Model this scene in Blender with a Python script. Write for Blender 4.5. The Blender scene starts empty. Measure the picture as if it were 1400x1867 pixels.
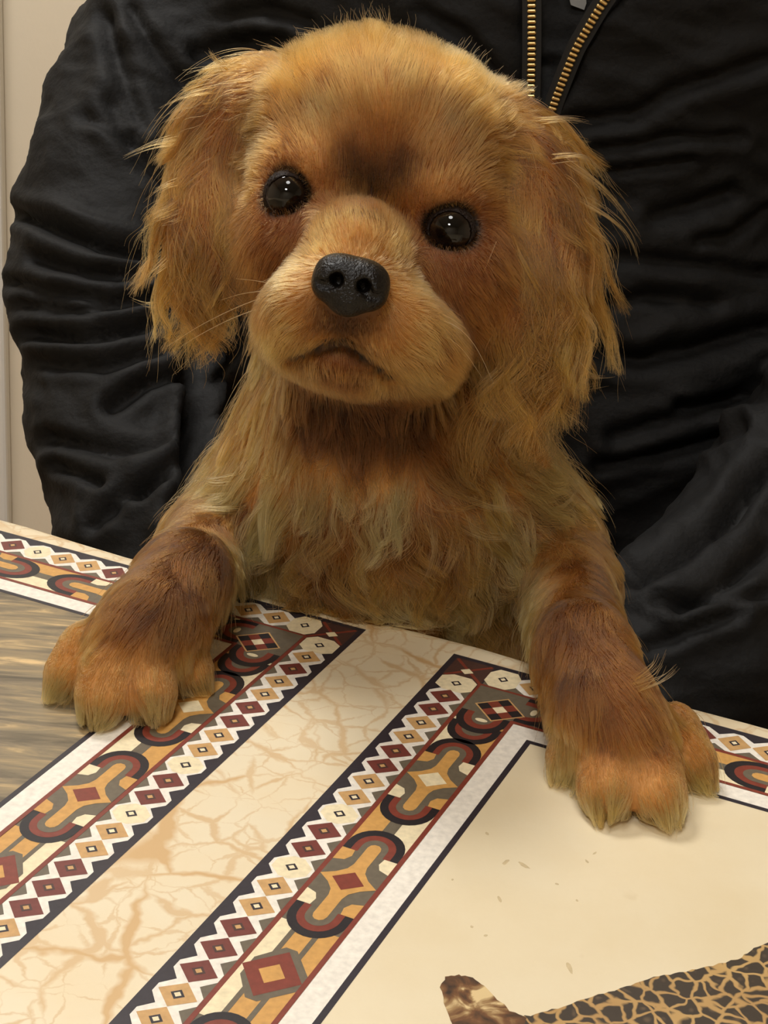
import bpy, bmesh, math, random, os
import numpy as np
from mathutils import Vector, Matrix, noise as mnoise
from mathutils.kdtree import KDTree

rng = np.random.default_rng(7)
random.seed(7)
scene = bpy.context.scene
COL = scene.collection
HAIR = True

# ------------------------------------------------------------------ camera
TZ = 0.75                      # table top height
CH = 0.26                      # camera height above the table
PITCH, ROLL, YAW, FPX = 0.39935, 0.07742, 0.39426, 3000.0
CAM = np.array([0.0, 0.0, TZ + CH])
_F = np.array([0, math.cos(PITCH), -math.sin(PITCH)])
_R = np.array([1.0, 0, 0]); _U = np.cross(_R, _F)
R_ = math.cos(ROLL) * _R + math.sin(ROLL) * _U
U_ = np.cross(R_, _F)
F_ = _F
cd = bpy.data.cameras.new('camera')
cam = bpy.data.objects.new('camera', cd); COL.objects.link(cam)
cd.sensor_fit = 'VERTICAL'; cd.sensor_height = 36.0; cd.lens = FPX / 1867.0 * 36.0
cd.clip_start = 0.02
cam.matrix_world = Matrix(((R_[0], U_[0], -F_[0], CAM[0]), (R_[1], U_[1], -F_[1], CAM[1]),
                           (R_[2], U_[2], -F_[2], CAM[2]), (0, 0, 0, 1)))
scene.camera = cam

# ------------------------------------------------------------------ world, light, exposure
w = bpy.data.worlds.new('world'); scene.world = w; w.use_nodes = True
w.node_tree.nodes['Background'].inputs[0].default_value = (0.28, 0.26, 0.24, 1)
w.node_tree.nodes['Background'].inputs[1].default_value = 0.12
vs = scene.view_settings
vs.view_transform = 'Standard'; vs.look = 'None'; vs.gamma = 1.0; vs.use_curve_mapping = False
vs.exposure = 0.0
LAMP_POS = (-0.08, 0.34, 2.36)
LAMP_COL = (1.0, 0.985, 0.96)
LAMPS = [(LAMP_POS, 4.6), ((-0.35, -0.95, 2.36), 17.0), ((-0.55, 1.2, 2.36), 18.0)]  # last lamp is an unseen addition to brighten the back wall
for (lp, pw) in LAMPS:
    ld = bpy.data.lights.new('ceiling_lamp_light', 'AREA'); ld.shape = 'DISK'; ld.size = 0.43
    ld.energy = pw; ld.color = LAMP_COL
    lo = bpy.data.objects.new('ceiling_lamp_light', ld); COL.objects.link(lo)
    lo.location = (lp[0], lp[1], lp[2] - 0.012)
    lo['kind'] = 'helper'
cy = scene.cycles
cy.max_bounces = 8; cy.diffuse_bounces = 3; cy.glossy_bounces = 3; cy.transmission_bounces = 5

# ------------------------------------------------------------------ picture <-> place helpers
def ray(x, y):
    return R_ * ((x - 700.0) / FPX) - U_ * ((y - 933.5) / FPX) + F_
def px(x, y, d):
    return CAM + ray(x, y) * d
def onz(x, y, z):
    r = ray(x, y); return CAM + r * ((z - CAM[2]) / r[2])
def proj(P):
    Q = np.asarray(P) - CAM
    d = Q @ F_
    return 700.0 + FPX * (Q @ R_) / d, 933.5 - FPX * (Q @ U_) / d, d
EU = np.array([math.cos(YAW), -math.sin(YAW), 0.0])      # along the table edge
EV = np.array([math.sin(YAW), math.cos(YAW), 0.0])       # across the table
def tab(u, v, z=0.0):
    return EU * u + EV * v + np.array([0, 0, TZ + z])
V_EDGE = 1.8495 * CH

# ------------------------------------------------------------------ object helpers
def lin(r, g, b):
    f = lambda c: (c / 255 / 12.92) if c / 255 <= 0.04045 else ((c / 255 + 0.055) / 1.055) ** 2.4
    return (f(r), f(g), f(b))
def tag(o, label=None, cat=None, group=None, kind=None):
    if label: o['label'] = label
    if cat: o['category'] = cat
    if group: o['group'] = group
    if kind: o['kind'] = kind
    return o
def empty(name, loc=(0, 0, 0)):
    o = bpy.data.objects.new(name, None); COL.objects.link(o); o.location = loc; return o
def link_mesh(name, me, mat=None, parent=None):
    o = bpy.data.objects.new(name, me); COL.objects.link(o)
    if mat is not None:
        me.materials.append(mat)
    if parent is not None:
        o.parent = parent
        o.matrix_parent_inverse = Matrix.Translation(-Vector(parent_loc(parent)))
    return o
def parent_loc(p):
    return Vector(p.location) if p.type == 'EMPTY' else Vector((0, 0, 0))
def mesh_pd(name, V, Fc, smooth=False):
    me = bpy.data.meshes.new(name); me.from_pydata([tuple(map(float, v)) for v in V], [], [tuple(map(int, f)) for f in Fc])
    me.update()
    if smooth: me.polygons.foreach_set('use_smooth', [True] * len(me.polygons))
    return me
def box_mesh(name, lo_, hi_, bevel=0.0, M=None, seg=2):
    bm = bmesh.new(); bmesh.ops.create_cube(bm, size=1.0)
    lo_ = Vector(lo_); hi_ = Vector(hi_)
    for v in bm.verts:
        v.co = Vector([lo_[i] + (v.co[i] + 0.5) * (hi_[i] - lo_[i]) for i in range(3)])
    if bevel > 0:
        bmesh.ops.bevel(bm, geom=bm.edges[:], offset=bevel, segments=seg, profile=0.5, affect='EDGES')
    if M is not None: bm.transform(M)
    me = bpy.data.meshes.new(name); bm.to_mesh(me); bm.free(); return me

def new_mat(name):
    m = bpy.data.materials.new(name); m.use_nodes = True
    nt = m.node_tree; b = nt.nodes['Principled BSDF']
    return m, nt, b
def N(nt, typ, **kw):
    n = nt.nodes.new(typ)
    for k, v in kw.items():
        if k == 'ins':
            for kk, vv in v.items(): n.inputs[kk].default_value = vv
        else: setattr(n, k, v)
    return n
def ramp(nt, stops, interp='LINEAR'):
    n = nt.nodes.new('ShaderNodeValToRGB'); cr = n.color_ramp; cr.interpolation = interp
    while len(cr.elements) < len(stops): cr.elements.new(0.5)
    for e, (p, c) in zip(cr.elements, stops):
        e.position = p; e.color = (*c, 1) if len(c) == 3 else c
    return n
def simple_mat(name, col, rough=0.5, metal=0.0, noise_amt=0.0, nscale=40.0, bump=0.0, bscale=200.0, spec=0.5):
    m, nt, b = new_mat(name)
    b.inputs['Roughness'].default_value = rough; b.inputs['Metallic'].default_value = metal
    b.inputs['Specular IOR Level'].default_value = spec
    tc = N(nt, 'ShaderNodeTexCoord')
    nz = N(nt, 'ShaderNodeTexNoise', ins={'Scale': nscale, 'Detail': 4.0})
    nt.links.new(tc.outputs['Object'], nz.inputs['Vector'])
    a = 1 - noise_amt; c2 = 1 + noise_amt
    rp = ramp(nt, [(0.25, tuple(x * a for x in col)), (0.75, tuple(min(1, x * c2) for x in col))])
    nt.links.new(nz.outputs['Fac'], rp.inputs[0]); nt.links.new(rp.outputs[0], b.inputs['Base Color'])
    if bump > 0:
        n2 = N(nt, 'ShaderNodeTexNoise', ins={'Scale': bscale, 'Detail': 3.0})
        nt.links.new(tc.outputs['Object'], n2.inputs['Vector'])
        bp = N(nt, 'ShaderNodeBump', ins={'Strength': bump, 'Distance': 0.002})
        nt.links.new(n2.outputs['Fac'], bp.inputs['Height']); nt.links.new(bp.outputs[0], b.inputs['Normal'])
    return m

M_WALL = simple_mat('wall_paint', lin(244, 230, 204), 0.7, noise_amt=0.02, nscale=6, bump=0.05)
M_TRIM = simple_mat('white_gloss_paint', lin(238, 234, 224), 0.35, noise_amt=0.01)
M_CEIL = simple_mat('ceiling_paint', lin(225, 218, 204), 0.8, noise_amt=0.01)
M_FLOOR = simple_mat('floor_wood', lin(120, 86, 55), 0.45, noise_amt=0.2, nscale=9)
M_WOOD = simple_mat('table_wood', lin(96, 62, 36), 0.45, noise_amt=0.2, nscale=20)
M_JACKET = simple_mat('black_nylon', lin(19, 18, 17), 0.72, noise_amt=0.15, nscale=60, bump=0.25, bscale=350, spec=0.2)
M_TAPE = simple_mat('zipper_tape', lin(24, 23, 22), 0.8, noise_amt=0.1)
M_BRASS = simple_mat('brass', lin(244, 214, 148), 0.30, metal=1.0, noise_amt=0.05)
M_SHIRT = simple_mat('black_shirt', lin(20, 20, 20), 0.9, noise_amt=0.1)
M_GREY = simple_mat('grey_collar', lin(140, 140, 138), 0.9, noise_amt=0.05)
M_TROUSER = simple_mat('dark_denim', lin(34, 38, 50), 0.85, noise_amt=0.15, nscale=120)
M_SHOE = simple_mat('shoe_leather', lin(30, 26, 24), 0.5, noise_amt=0.1)
M_SKIN = simple_mat('skin', lin(205, 160, 130), 0.5, noise_amt=0.04)

# ------------------------------------------------------------------ room
def wall(name, lo_, hi_, mat):
    o = link_mesh(name, box_mesh(name, lo_, hi_), mat); o['kind'] = 'structure'; return o
X0, X1, Y0, Y1, ZC = -2.2, 2.2, -2.0, 1.75, 2.5
wall('floor', (X0, Y0, -0.05), (X1, Y1, 0), M_FLOOR)
wall('ceiling', (X0, Y0, ZC), (X1, Y1, ZC + 0.05), M_CEIL)
wall('wall_back', (X0, Y1, 0), (X1, Y1 + 0.08, ZC), M_WALL)
wall('wall_front', (X0, Y0 - 0.08, 0), (X1, Y0, ZC), M_WALL)
wall('wall_left', (X0 - 0.08, Y0, 0), (X0, Y1, ZC), M_WALL)
wall('wall_right', (X1, Y0, 0), (X1 + 0.08, Y1, ZC), M_WALL)
# white door casing at the left edge of the view, on the back wall
r = ray(14, 450); tx = (CAM + r * (Y1 / r[1]))[0]
tr = link_mesh('trim_1', box_mesh('trim_1', (tx - 0.075, Y1 - 0.022, 0), (tx, Y1, 2.08), 0.004), M_TRIM); tr['kind'] = 'structure'
tr = link_mesh('trim_2', box_mesh('trim_2', (tx - 0.95, Y1 - 0.022, 2.08), (tx, Y1, 2.155), 0.004), M_TRIM); tr['kind'] = 'structure'
tr = link_mesh('trim_3', box_mesh('trim_3', (tx - 0.95, Y1 - 0.022, 0), (tx - 0.875, Y1, 2.08), 0.004), M_TRIM); tr['kind'] = 'structure'
dr = link_mesh('door_1', box_mesh('door_1', (tx - 0.875, Y1 - 0.012, 0.005), (tx - 0.075, Y1, 2.08), 0.002), M_TRIM); dr['kind'] = 'structure'
bb = link_mesh('baseboard_back', box_mesh('baseboard_back', (tx, Y1 - 0.015, 0), (X1, Y1, 0.09), 0.004), M_TRIM); bb['kind'] = 'structure'

# ceiling lamp: shallow round fitting with a glowing diffuser
def lathe(name, prof, n=48):
    V, Fc = [], []
    for (rr, zz) in prof:
        for i in range(n):
            a = 2 * math.pi * i / n; V.append((rr * math.cos(a), rr * math.sin(a), zz))
    for j in range(len(prof) - 1):
        for i in range(n):
            i2 = (i + 1) % n; Fc.append((j * n + i, j * n + i2, (j + 1) * n + i2, (j + 1) * n + i))
    return mesh_pd(name, V, Fc, True)
m_dif, nt, b = new_mat('lamp_diffuser'); b.inputs['Emission Color'].default_value = (*LAMP_COL, 1); b.inputs['Emission Strength'].default_value = 6.0
for (lp, pw), lb in zip(LAMPS, ('round white ceiling lamp with glowing diffuser above the table', 'round white ceiling lamp with glowing diffuser behind the viewer', 'added round ceiling lamp near the door to brighten the back wall')):
    lamp = empty('ceiling_lamp', lp); tag(lamp, lb, 'lamp', 'round ceiling lamps')
    me = lathe('rim', [(0.215, 0.0), (0.235, 0.0), (0.24, 0.02), (0.24, 0.10), (0.06, 0.139), (0.001, 0.139)])
    o = bpy.data.objects.new('rim', me); COL.objects.link(o); me.materials.append(M_TRIM); o.parent = lamp
    me = lathe('diffuser', [(0.001, 0.004), (0.215, 0.004), (0.215, 0.02)])
    o = bpy.data.objects.new('diffuser', me); COL.objects.link(o); me.materials.append(m_dif); o.parent = lamp

# ------------------------------------------------------------------ table
TU0, TU1, TV0 = -0.80, 0.62, -0.30
def tabM():
    return Matrix(((EU[0], EV[0], 0, 0), (EU[1], EV[1], 0, 0), (0, 0, 1, 0), (0, 0, 0, 1)))
table = empty('dining_table', tuple(tab((TU0 + TU1) / 2, (TV0 + V_EDGE) / 2)[:2]) + (0.0,))
tag(table, 'dining table under the printed vinyl cloth', 'table')
link_mesh('table_top', box_mesh('table_top', (TU0, TV0, TZ - 0.032), (TU1, V_EDGE - 0.006, TZ - 0.0016), 0.004, tabM()), M_WOOD, table)
for (u, v) in ((TU0 + 0.06, TV0 + 0.06), (TU1 - 0.06, TV0 + 0.06), (TU0 + 0.06, V_EDGE - 0.07), (TU1 - 0.06, V_EDGE - 0.07)):
    link_mesh('leg', box_mesh('leg', (u - 0.025, v - 0.025, 0), (u + 0.025, v + 0.025, TZ - 0.0325), 0.004, tabM()), M_WOOD, table)

# ------------------------------------------------------------------ tablecloth
def vinyl(name):
    m, nt, b = new_mat(name)
    b.inputs['Roughness'].default_value = 0.36
    b.inputs['Specular IOR Level'].default_value = 0.36
    tc = N(nt, 'ShaderNodeTexCoord')
    n2 = N(nt, 'ShaderNodeTexNoise', ins={'Scale': 26.0, 'Detail': 5.0})
    nt.links.new(tc.outputs['Object'], n2.inputs['Vector'])
    rr = ramp(nt, [(0.3, (0.38,) * 3), (0.7, (0.54,) * 3)])
    nt.links.new(n2.outputs['Fac'], rr.inputs[0]); nt.links.new(rr.outputs[0], b.inputs['Roughness'])
    n3 = N(nt, 'ShaderNodeTexNoise', ins={'Scale': 900.0, 'Detail': 2.0})
    nt.links.new(tc.outputs['Object'], n3.inputs['Vector'])
    bp = N(nt, 'ShaderNodeBump', ins={'Strength': 0.06, 'Distance': 0.0005})
    nt.links.new(n3.outputs['Fac'], bp.inputs['Height']); nt.links.new(bp.outputs[0], b.inputs['Normal'])
    return m, nt, b, tc
def mixc(nt, fac, a, b_):
    n = N(nt, 'ShaderNodeMix', data_type='RGBA')
    for s, v in ((n.inputs[0], fac), (n.inputs[6], a), (n.inputs[7], b_)):
        if hasattr(v, 'links'): nt.links.new(v, s)
        elif isinstance(v, tuple): s.default_value = (*v, 1)
        else: s.default_value = v
    return n.outputs[2]
def mth(nt, op, a, b_=None, clamp=False):
    n = N(nt, 'ShaderNodeMath', operation=op, use_clamp=clamp)
    for s, v in ((n.inputs[0], a), (n.inputs[1], b_)):
        if v is None: continue
        if hasattr(v, 'links'): nt.links.new(v, s)
        else: s.default_value = v
    return n.outputs[0]
CREAM = lin(226, 211, 180); VEIN = lin(198, 156, 100)
M_CLOTH, nt, b, tc = vinyl('vinyl_cream_veined')
def veins(scale, width, seed, rough_):
    mp = N(nt, 'ShaderNodeMapping'); mp.inputs['Location'].default_value = (seed, seed * 1.7, 0)
    nt.links.new(tc.outputs['Object'], mp.inputs[0])
    nz = N(nt, 'ShaderNodeTexNoise', ins={'Scale': scale * 0.8, 'Detail': 5.0, 'Roughness': 0.62})
    nt.links.new(mp.outputs[0], nz.inputs['Vector'])
    ad = N(nt, 'ShaderNodeVectorMath', operation='MULTIPLY_ADD'); ad.inputs[1].default_value = (rough_, rough_, 0)
    nt.links.new(nz.outputs['Color'], ad.inputs[0]); nt.links.new(mp.outputs[0], ad.inputs[2])
    vo = N(nt, 'ShaderNodeTexVoronoi', feature='DISTANCE_TO_EDGE', ins={'Scale': scale, 'Randomness': 1.0})
    nt.links.new(ad.outputs[0], vo.inputs['Vector'])
    n5 = N(nt, 'ShaderNodeTexNoise', ins={'Scale': scale * 1.3, 'Detail': 3.0})
    nt.links.new(mp.outputs[0], n5.inputs['Vector'])
    wv = mth(nt, 'MULTIPLY', mth(nt, 'SUBTRACT', n5.outputs['Fac'], 0.30), width * 5.5)
    dd = mth(nt, 'SUBTRACT', wv, vo.outputs['Distance'])
    return mth(nt, 'MULTIPLY', dd, 1.0 / (width * 1.1), True)
v1 = veins(34.0, 0.032, 1.3, 0.020)
v2 = veins(70.0, 0.032, 5.1, 0.012)
v3 = veins(22.0, 0.030, 9.4, 0.028)
v4 = veins(46.0, 0.030, 13.7, 0.016)
vv = mth(nt, 'MAXIMUM', mth(nt, 'MAXIMUM', mth(nt, 'MULTIPLY', v1, 0.60), mth(nt, 'MULTIPLY', v4, 0.5)), mth(nt, 'MAXIMUM', mth(nt, 'MULTIPLY', v2, 0.42), mth(nt, 'MULTIPLY', v3, 0.8)))
nzb = N(nt, 'ShaderNodeTexNoise', ins={'Scale': 35.0, 'Detail': 5.0}); nt.links.new(tc.outputs['Object'], nzb.inputs['Vector'])
base = mixc(nt, mth(nt, 'MULTIPLY', mth(nt, 'SUBTRACT', nzb.outputs['Fac'], 0.42), 1.1, True), CREAM, lin(222, 192, 142))
nt.links.new(mixc(nt, vv, base, VEIN), b.inputs['Base Color'])

# sheet with a rounded fold over the table edges and a hanging skirt
def cloth_mesh():
    rr = 0.007
    def prof(lo_, hi_, n, skirt=0.20):
        L = [(lo_ - 0.001, -skirt), (lo_ - 0.001, -rr * 1.2)]
        for k in range(1, 6):
            a = math.pi / 2 * k / 6; L.append((lo_ - 0.001 + rr * (1 - math.cos(a)), -rr * 1.2 + rr * 1.2 * math.sin(a)))
        for k in range(n + 1): L.append((lo_ + rr + (hi_ - lo_ - 2 * rr) * k / n, 0.0))
        for k in range(5, 0, -1):
            a = math.pi / 2 * k / 6; L.append((hi_ + 0.001 - rr * (1 - math.cos(a)), -rr * 1.2 + rr * 1.2 * math.sin(a)))
        L += [(hi_ + 0.001, -rr * 1.2), (hi_ + 0.001, -skirt)]
        return L
    pu = prof(TU0, TU1, 60); pv = prof(TV0, V_EDGE, 40)
    V, Fc = [], []
    for (u, zu) in pu:
        for (v, zv) in pv:
            z = min(zu, zv) if (zu > -0.05 or zv > -0.05) else -0.20
            wob = 0.0
            if zv > -0.02 and v > V_EDGE - 0.008:
                wob = 0.0011 * math.sin(u * 31.0 + 0.6) + 0.0007 * math.sin(u * 67)
            if z < -0.05:
                wob = 0.004 * math.sin(u * 23) if zv < -0.05 else 0.004 * math.sin(v * 23)
            V.append(tab(u, v + wob * (1 if v > 0 else -1), z))
    nv = len(pv)
    for i in range(len(pu) - 1):
        for j in range(nv - 1):
            Fc.append((i * nv + j, (i + 1) * nv + j, (i + 1) * nv + j + 1, i * nv + j + 1))
    return mesh_pd('tablecloth', V, Fc, True)
cloth = link_mesh('tablecloth', cloth_mesh(), M_CLOTH)
tag(cloth, 'cream vinyl tablecloth printed with brown and black geometric borders', 'tablecloth')

# ---- print: flat coloured shapes laid on the vinyl
PAL = dict(dark=lin(46, 40, 46), black=lin(36, 31, 33), grey=lin(104, 94, 78), brown=lin(74, 50, 44), red=lin(124, 56, 42),
           white=lin(232, 224, 210), cream=lin(232, 216, 178), tan=lin(202, 152, 84), ltan=lin(196, 154, 100), maroon=lin(112, 54, 46))
class Print:
    def __init__(s): s.V = []; s.F = []; s.C = []; s.off = 0.0
    def poly(s, pts, col, layer, M):
        b0 = len(s.V)
        for (a, c) in pts:
            u, v = M(a, c); s.V.append(tab(u, v, 0.00006 + (layer + s.off) * 0.00003))
        s.F.append(list(range(b0, len(s.V)))); s.C.append(PAL[col])
    def build(s, name, mat, parent):
        me = mesh_pd(name, s.V, s.F)
        ca = me.color_attributes.new('Col', 'FLOAT_COLOR', 'CORNER')
        arr = np.ones((len(me.loops), 4), np.float32)
        for p, c in zip(me.polygons, s.C):
            arr[p.loop_start:p.loop_start + p.loop_total, :3] = c
        ca.data.foreach_set('color', arr.ravel())
        # faces must look up
        bm = bmesh.new(); bm.from_mesh(me)
        for f in bm.faces:
            f.normal_update()
            if f.normal.z < 0: f.normal_flip()
        bm.to_mesh(me); bm.free()
        return link_mesh(name, me, mat, parent)
M_PRINT, nt, b, tc = vinyl('vinyl_printed')
at = N(nt, 'ShaderNodeAttribute', attribute_name='Col')
nz = N(nt, 'ShaderNodeTexNoise', ins={'Scale': 500.0, 'Detail': 3.0}); nt.links.new(tc.outputs['Object'], nz.inputs['Vector'])
hs = N(nt, 'ShaderNodeHueSaturation'); nt.links.new(at.outputs['Color'], hs.inputs['Color'])
nt.links.new(mth(nt, 'ADD', mth(nt, 'MULTIPLY', nz.outputs['Fac'], 0.5), 0.75), hs.inputs['Value'])
nt.links.new(hs.outputs[0], b.inputs['Base Color'])

def ell(cx, cy, rx, ry, a0, a1, n=14):
    return [(cx + rx * math.cos(a0 + (a1 - a0) * i / n), cy + ry * math.sin(a0 + (a1 - a0) * i / n)) for i in range(n + 1)]
ROW = 'wrrttrrttwrrwttrrrttwrrwttrrttwrrttrr'
def strip(P, M0, L, row=ROW, first=73.6, corner=True, pitch=37.75, cs=1.0, co=0.0):
    """one printed border: a = across from the outer edge, c = along from the corner (thousandths of CH)"""
    M = M0
    R4 = lambda a0, a1, c0, c1: [(a0, c0), (a1, c0), (a1, c1), (a0, c1)]
    P.poly(R4(0, 33, 0, L), 'dark', 0, M)
    P.poly(R4(33, 60, 33, L), 'grey', 0, M)
    P.poly(R4(60, 128, 60, L), 'grey', 0, M)
    P.poly(R4(57, 62.5, 57, L), 'red', 2, M)
    P.poly(R4(125.5, 131, 126, L), 'red', 5, M)
    P.poly(R4(131, 157.5, 131, L), 'white', 1, M)
    P.poly(R4(157.5, 164.5, 157.5, L), 'dark', 1, M)
    # diamond row
    k = 0; c = first
    while c < L - 20 and k < len(row):
        q = row[k]
        if q == 'w' and k == 0:
            P.poly([(9, c - 12), (22, c - 21), (46, c - 21), (58, c - 10), (58, c + 10), (46, c + 21), (22, c + 21), (9, c + 12)], 'cream', 2, M)
        else:
            P.poly([(9.5, c - 6), (27, c - 26 * pitch / 37.75), (39, c - 26 * pitch / 37.75), (56.5, c - 6), (56.5, c + 6), (39, c + 26 * pitch / 37.75), (27, c + 26 * pitch / 37.75), (9.5, c + 6)], 'white', 1.0 + 0.3 * (k % 2), M)
            if q == 'w':
                P.poly([(13, c - 7), (27, c - 19), (39, c - 19), (53, c - 7), (53, c + 7), (39, c + 19), (27, c + 19), (13, c + 7)], 'cream', 2, M)
            else:
                P.poly([(33 - 20.5, c), (33, c - 18.5 * pitch / 37.75), (33 + 20.5, c), (33, c + 18.5 * pitch / 37.75)], 'ltan' if q == 't' else 'maroon', 3, M)
        P.poly([(33 - 7.5, c), (33, c - 7.2), (33 + 7.5, c), (33, c + 7.2)], 'brown' if q == 'r' else 'dark', 4, M)
        P.poly([(33 - 4, c), (33, c - 3.8), (33 + 4, c), (33, c + 3.8)], 'ltan' if q == 'r' else 'cream', 5, M)
        k += 1; c += pitch
    # motifs
    M = lambda a, c: M0(a, c * cs + co)
    A = 94.0
    def arch(c0, sg):
        # opens toward the motif centre; sg=+1 arch lies on the low-c side (toward the corner)
        T = lambda pts: [(A + a, c0 - sg * b_) for (a, b_) in pts]
        P.poly(T([(-31.5, 53)] + [(x, y) for (x, y) in ell(0, 66, -31.5, 35, 0, math.pi)] + [(31.5, 53)]), 'black', 3, M)
        P.poly(T([(-22.5, 48)] + ell(0, 65, -22.5, 25.5, 0, math.pi) + [(22.5, 48)]), 'red', 4, M)
        P.poly(T([(-14.5, 44)] + ell(0, 65, -14.5, 16.5, 0, math.pi) + [(14.5, 44)]), 'grey', 5, M)
    def motif(c0, cen):
        arch(c0, 1); arch(c0, -1)
        P.poly([(A - 31.5, c0 - 53), (A + 31.5, c0 - 53), (A + 31.5, c0 + 53), (A - 31.5, c0 + 53)], 'grey', 4.5, M)
        for sx, sy, cl in ((-1, -1, 'tan'), (1, -1, 'cream'), (-1, 1, 'cream'), (1, 1, 'tan')):
            P.poly([(A + sx * 31.5, c0 + sy * 53), (A + sx * 17, c0 + sy * 53), (A + sx * 15.5, c0 + sy * 42), (A + sx * 20, c0 + sy * 33), (A + sx * 31.5, c0 + sy * 29)], cl, 5.5, M)
        st = []
        for q in range(4):
            sx, sy = ((-1, -1), (1, -1), (1, 1), (-1, 1))[q]
            e1 = [(sx * 31.5, 0), (sx * 18, sy * 10), (sx * 10, sy * 20), (sx * 7.5, sy * 30)]
            e2 = [(sx * 7.5, sy * 64), (sx * 6, sy * 69), (sx * 2.5, sy * 72)]
            seq = e1 + e2
            st += seq if q in (0, 2) else seq[::-1]
        P.poly([(A + a, c0 + c_) for (a, c_) in st], 'tan', 6.5, M)
        P.poly([(A - 18, c0), (A, c0 - 17), (A + 18, c0), (A, c0 + 17)], cen, 7.5, M)
    def gap(c0, c1, ca, cb):
        P.poly(R4(A - 31.5, A, c0, c1), ca, 1, M); P.poly(R4(A, A + 31.5, c0, c1), cb, 1, M)
        P.poly(R4(A - 7, A + 7, c0, c1), 'grey', 2, M)
    def big(c0):
        P.poly(R4(A - 31.5, A - 13, c0 - 80, c0 + 80), 'cream', 1, M)
        P.poly(R4(A - 13, A + 31.5, c0 - 80, c0 + 80), 'tan', 1, M)
        P.poly(R4(A - 15, A - 9.5, c0 - 80, c0 + 80), 'grey', 2, M); P.poly(R4(A + 9, A + 14.5, c0 - 80, c0 + 80), 'grey', 2, M)
        P.poly([(A - 38, c0), (A - 26, c0 - 14), (A - 6, c0 - 41), (A + 6, c0 - 41), (A + 31.5, c0 - 12), (A + 31.5, c0 + 12), (A + 6, c0 + 41), (A - 6, c0 + 41), (A - 26, c0 + 14)][1:], 'grey', 2.5, M)
        P.poly([(A - 31.5, c0), (A, c0 - 36), (A + 31.5, c0), (A, c0 + 36)], 'red', 3.5, M)
        P.poly([(A - 14, c0), (A, c0 - 15.5), (A + 14, c0), (A, c0 + 15.5)], 'tan', 4.5, M)
    if corner:
        arch(103.0, -1)
        gap(150, 232, 'cream', 'tan')
    seqc = [(298, 'cream'), (520, 'red')]
    motif(298, 'cream'); gap(364, 454, 'tan', 'cream'); motif(520, 'red'); big(685.5); motif(851, 'red'); gap(917, 1007, 'cream', 'tan')
    motif(1073, 'cream'); big(1238.5)
    if L > 1500: motif(1404, 'red')
def corner(P, M):
    R4 = lambda a0, a1, c0, c1: [(a0, c0), (a1, c0), (a1, c1), (a0, c1)]
    P.poly(R4(0, 62, 0, 62), 'dark', 0.6, M)
    P.poly(R4(8, 60, 8, 60), 'brown', 0.8, M)
    for (x0, y0, x1, y1) in ((10, 10, 58, 58), (58, 10, 10, 58)):
        n = math.hypot(x1 - x0, y1 - y0); nx, ny = -(y1 - y0) / n * 2.2, (x1 - x0) / n * 2.2
        P.poly([(x0 + nx, y0 + ny), (x1 + nx, y1 + ny), (x1 - nx, y1 - ny), (x0 - nx, y0 - ny)], 'red', 1.2 + 0.001 * x0, M)
    P.poly([(33 - 9, 37), (33, 37 - 8), (33 + 9, 37), (33, 37 + 8)], 'cream', 2, M)
    P.poly(R4(62, 128, 62, 140), 'grey', 6, M); P.poly(R4(62, 140, 62, 128), 'grey', 6.1, M)
    P.poly(R4(125.5, 131, 125.5, 140), 'red', 6.2, M); P.poly(R4(125.5, 140, 125.5, 131), 'red', 6.3, M)
    for sw in (0, 1):
        S = (lambda a, c: (a, c)) if sw == 0 else (lambda a, c: (c, a))
        pts = [(-31.5, 118)] + [(-x, 128 + y) for (x, y) in ell(0, 0, 31.5, 36, 0, math.pi)] + [(31.5, 118)]
        e = sw * 0.06
        P.poly([S(94 + a, c + 12) for (a, c) in [(-31.5, 116)] + ell(0, 128, -31.5, 36, 0, math.pi) + [(31.5, 116)]], 'black', 6.4 + e, M)
        P.poly([S(94 + a, c + 12) for (a, c) in [(-23, 116)] + ell(0, 126, -23, 27, 0, math.pi) + [(23, 116)]], 'red', 6.8 + e, M)
        P.poly([S(94 + a, c + 12) for (a, c) in [(-14, 112)] + ell(0, 124, -14, 19, 0, math.pi) + [(14, 112)]], 'grey', 7.2 + e, M)
        P.poly([S(94 + a, c + 12) for (a, c) in ell(0, 132, 8, 4, 0, 2 * math.pi)], 'cream', 7.6 + e, M)
    cx = 105
    P.poly([(cx - 33, 109), (cx, 109 - 32), (cx + 33, 109), (cx, 109 + 32)], 'ltan', 8.2, M)
    P.poly([(cx - 30, 109), (cx, 109 - 29), (cx + 30, 109), (cx, 109 + 29)], 'black', 8.5, M)
    e1 = np.array([10.0, 9.67]); e2 = np.array([10.0, -9.67])
    for i in (-1, 0, 1):
        for j in (-1, 0, 1):
            if (i + j) % 2 == 0 and not (i == 0 and j == 0): continue
            c_ = np.array([cx, 109.0]) + e1 * i + e2 * j
            P.poly([tuple(c_ + (e1 * a + e2 * bb_) / 2) for (a, bb_) in ((-1, -1), (1, -1), (1, 1), (-1, 1))], 'cream' if (i == 0 and j == 0) else 'red', 8.8, M)

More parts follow.
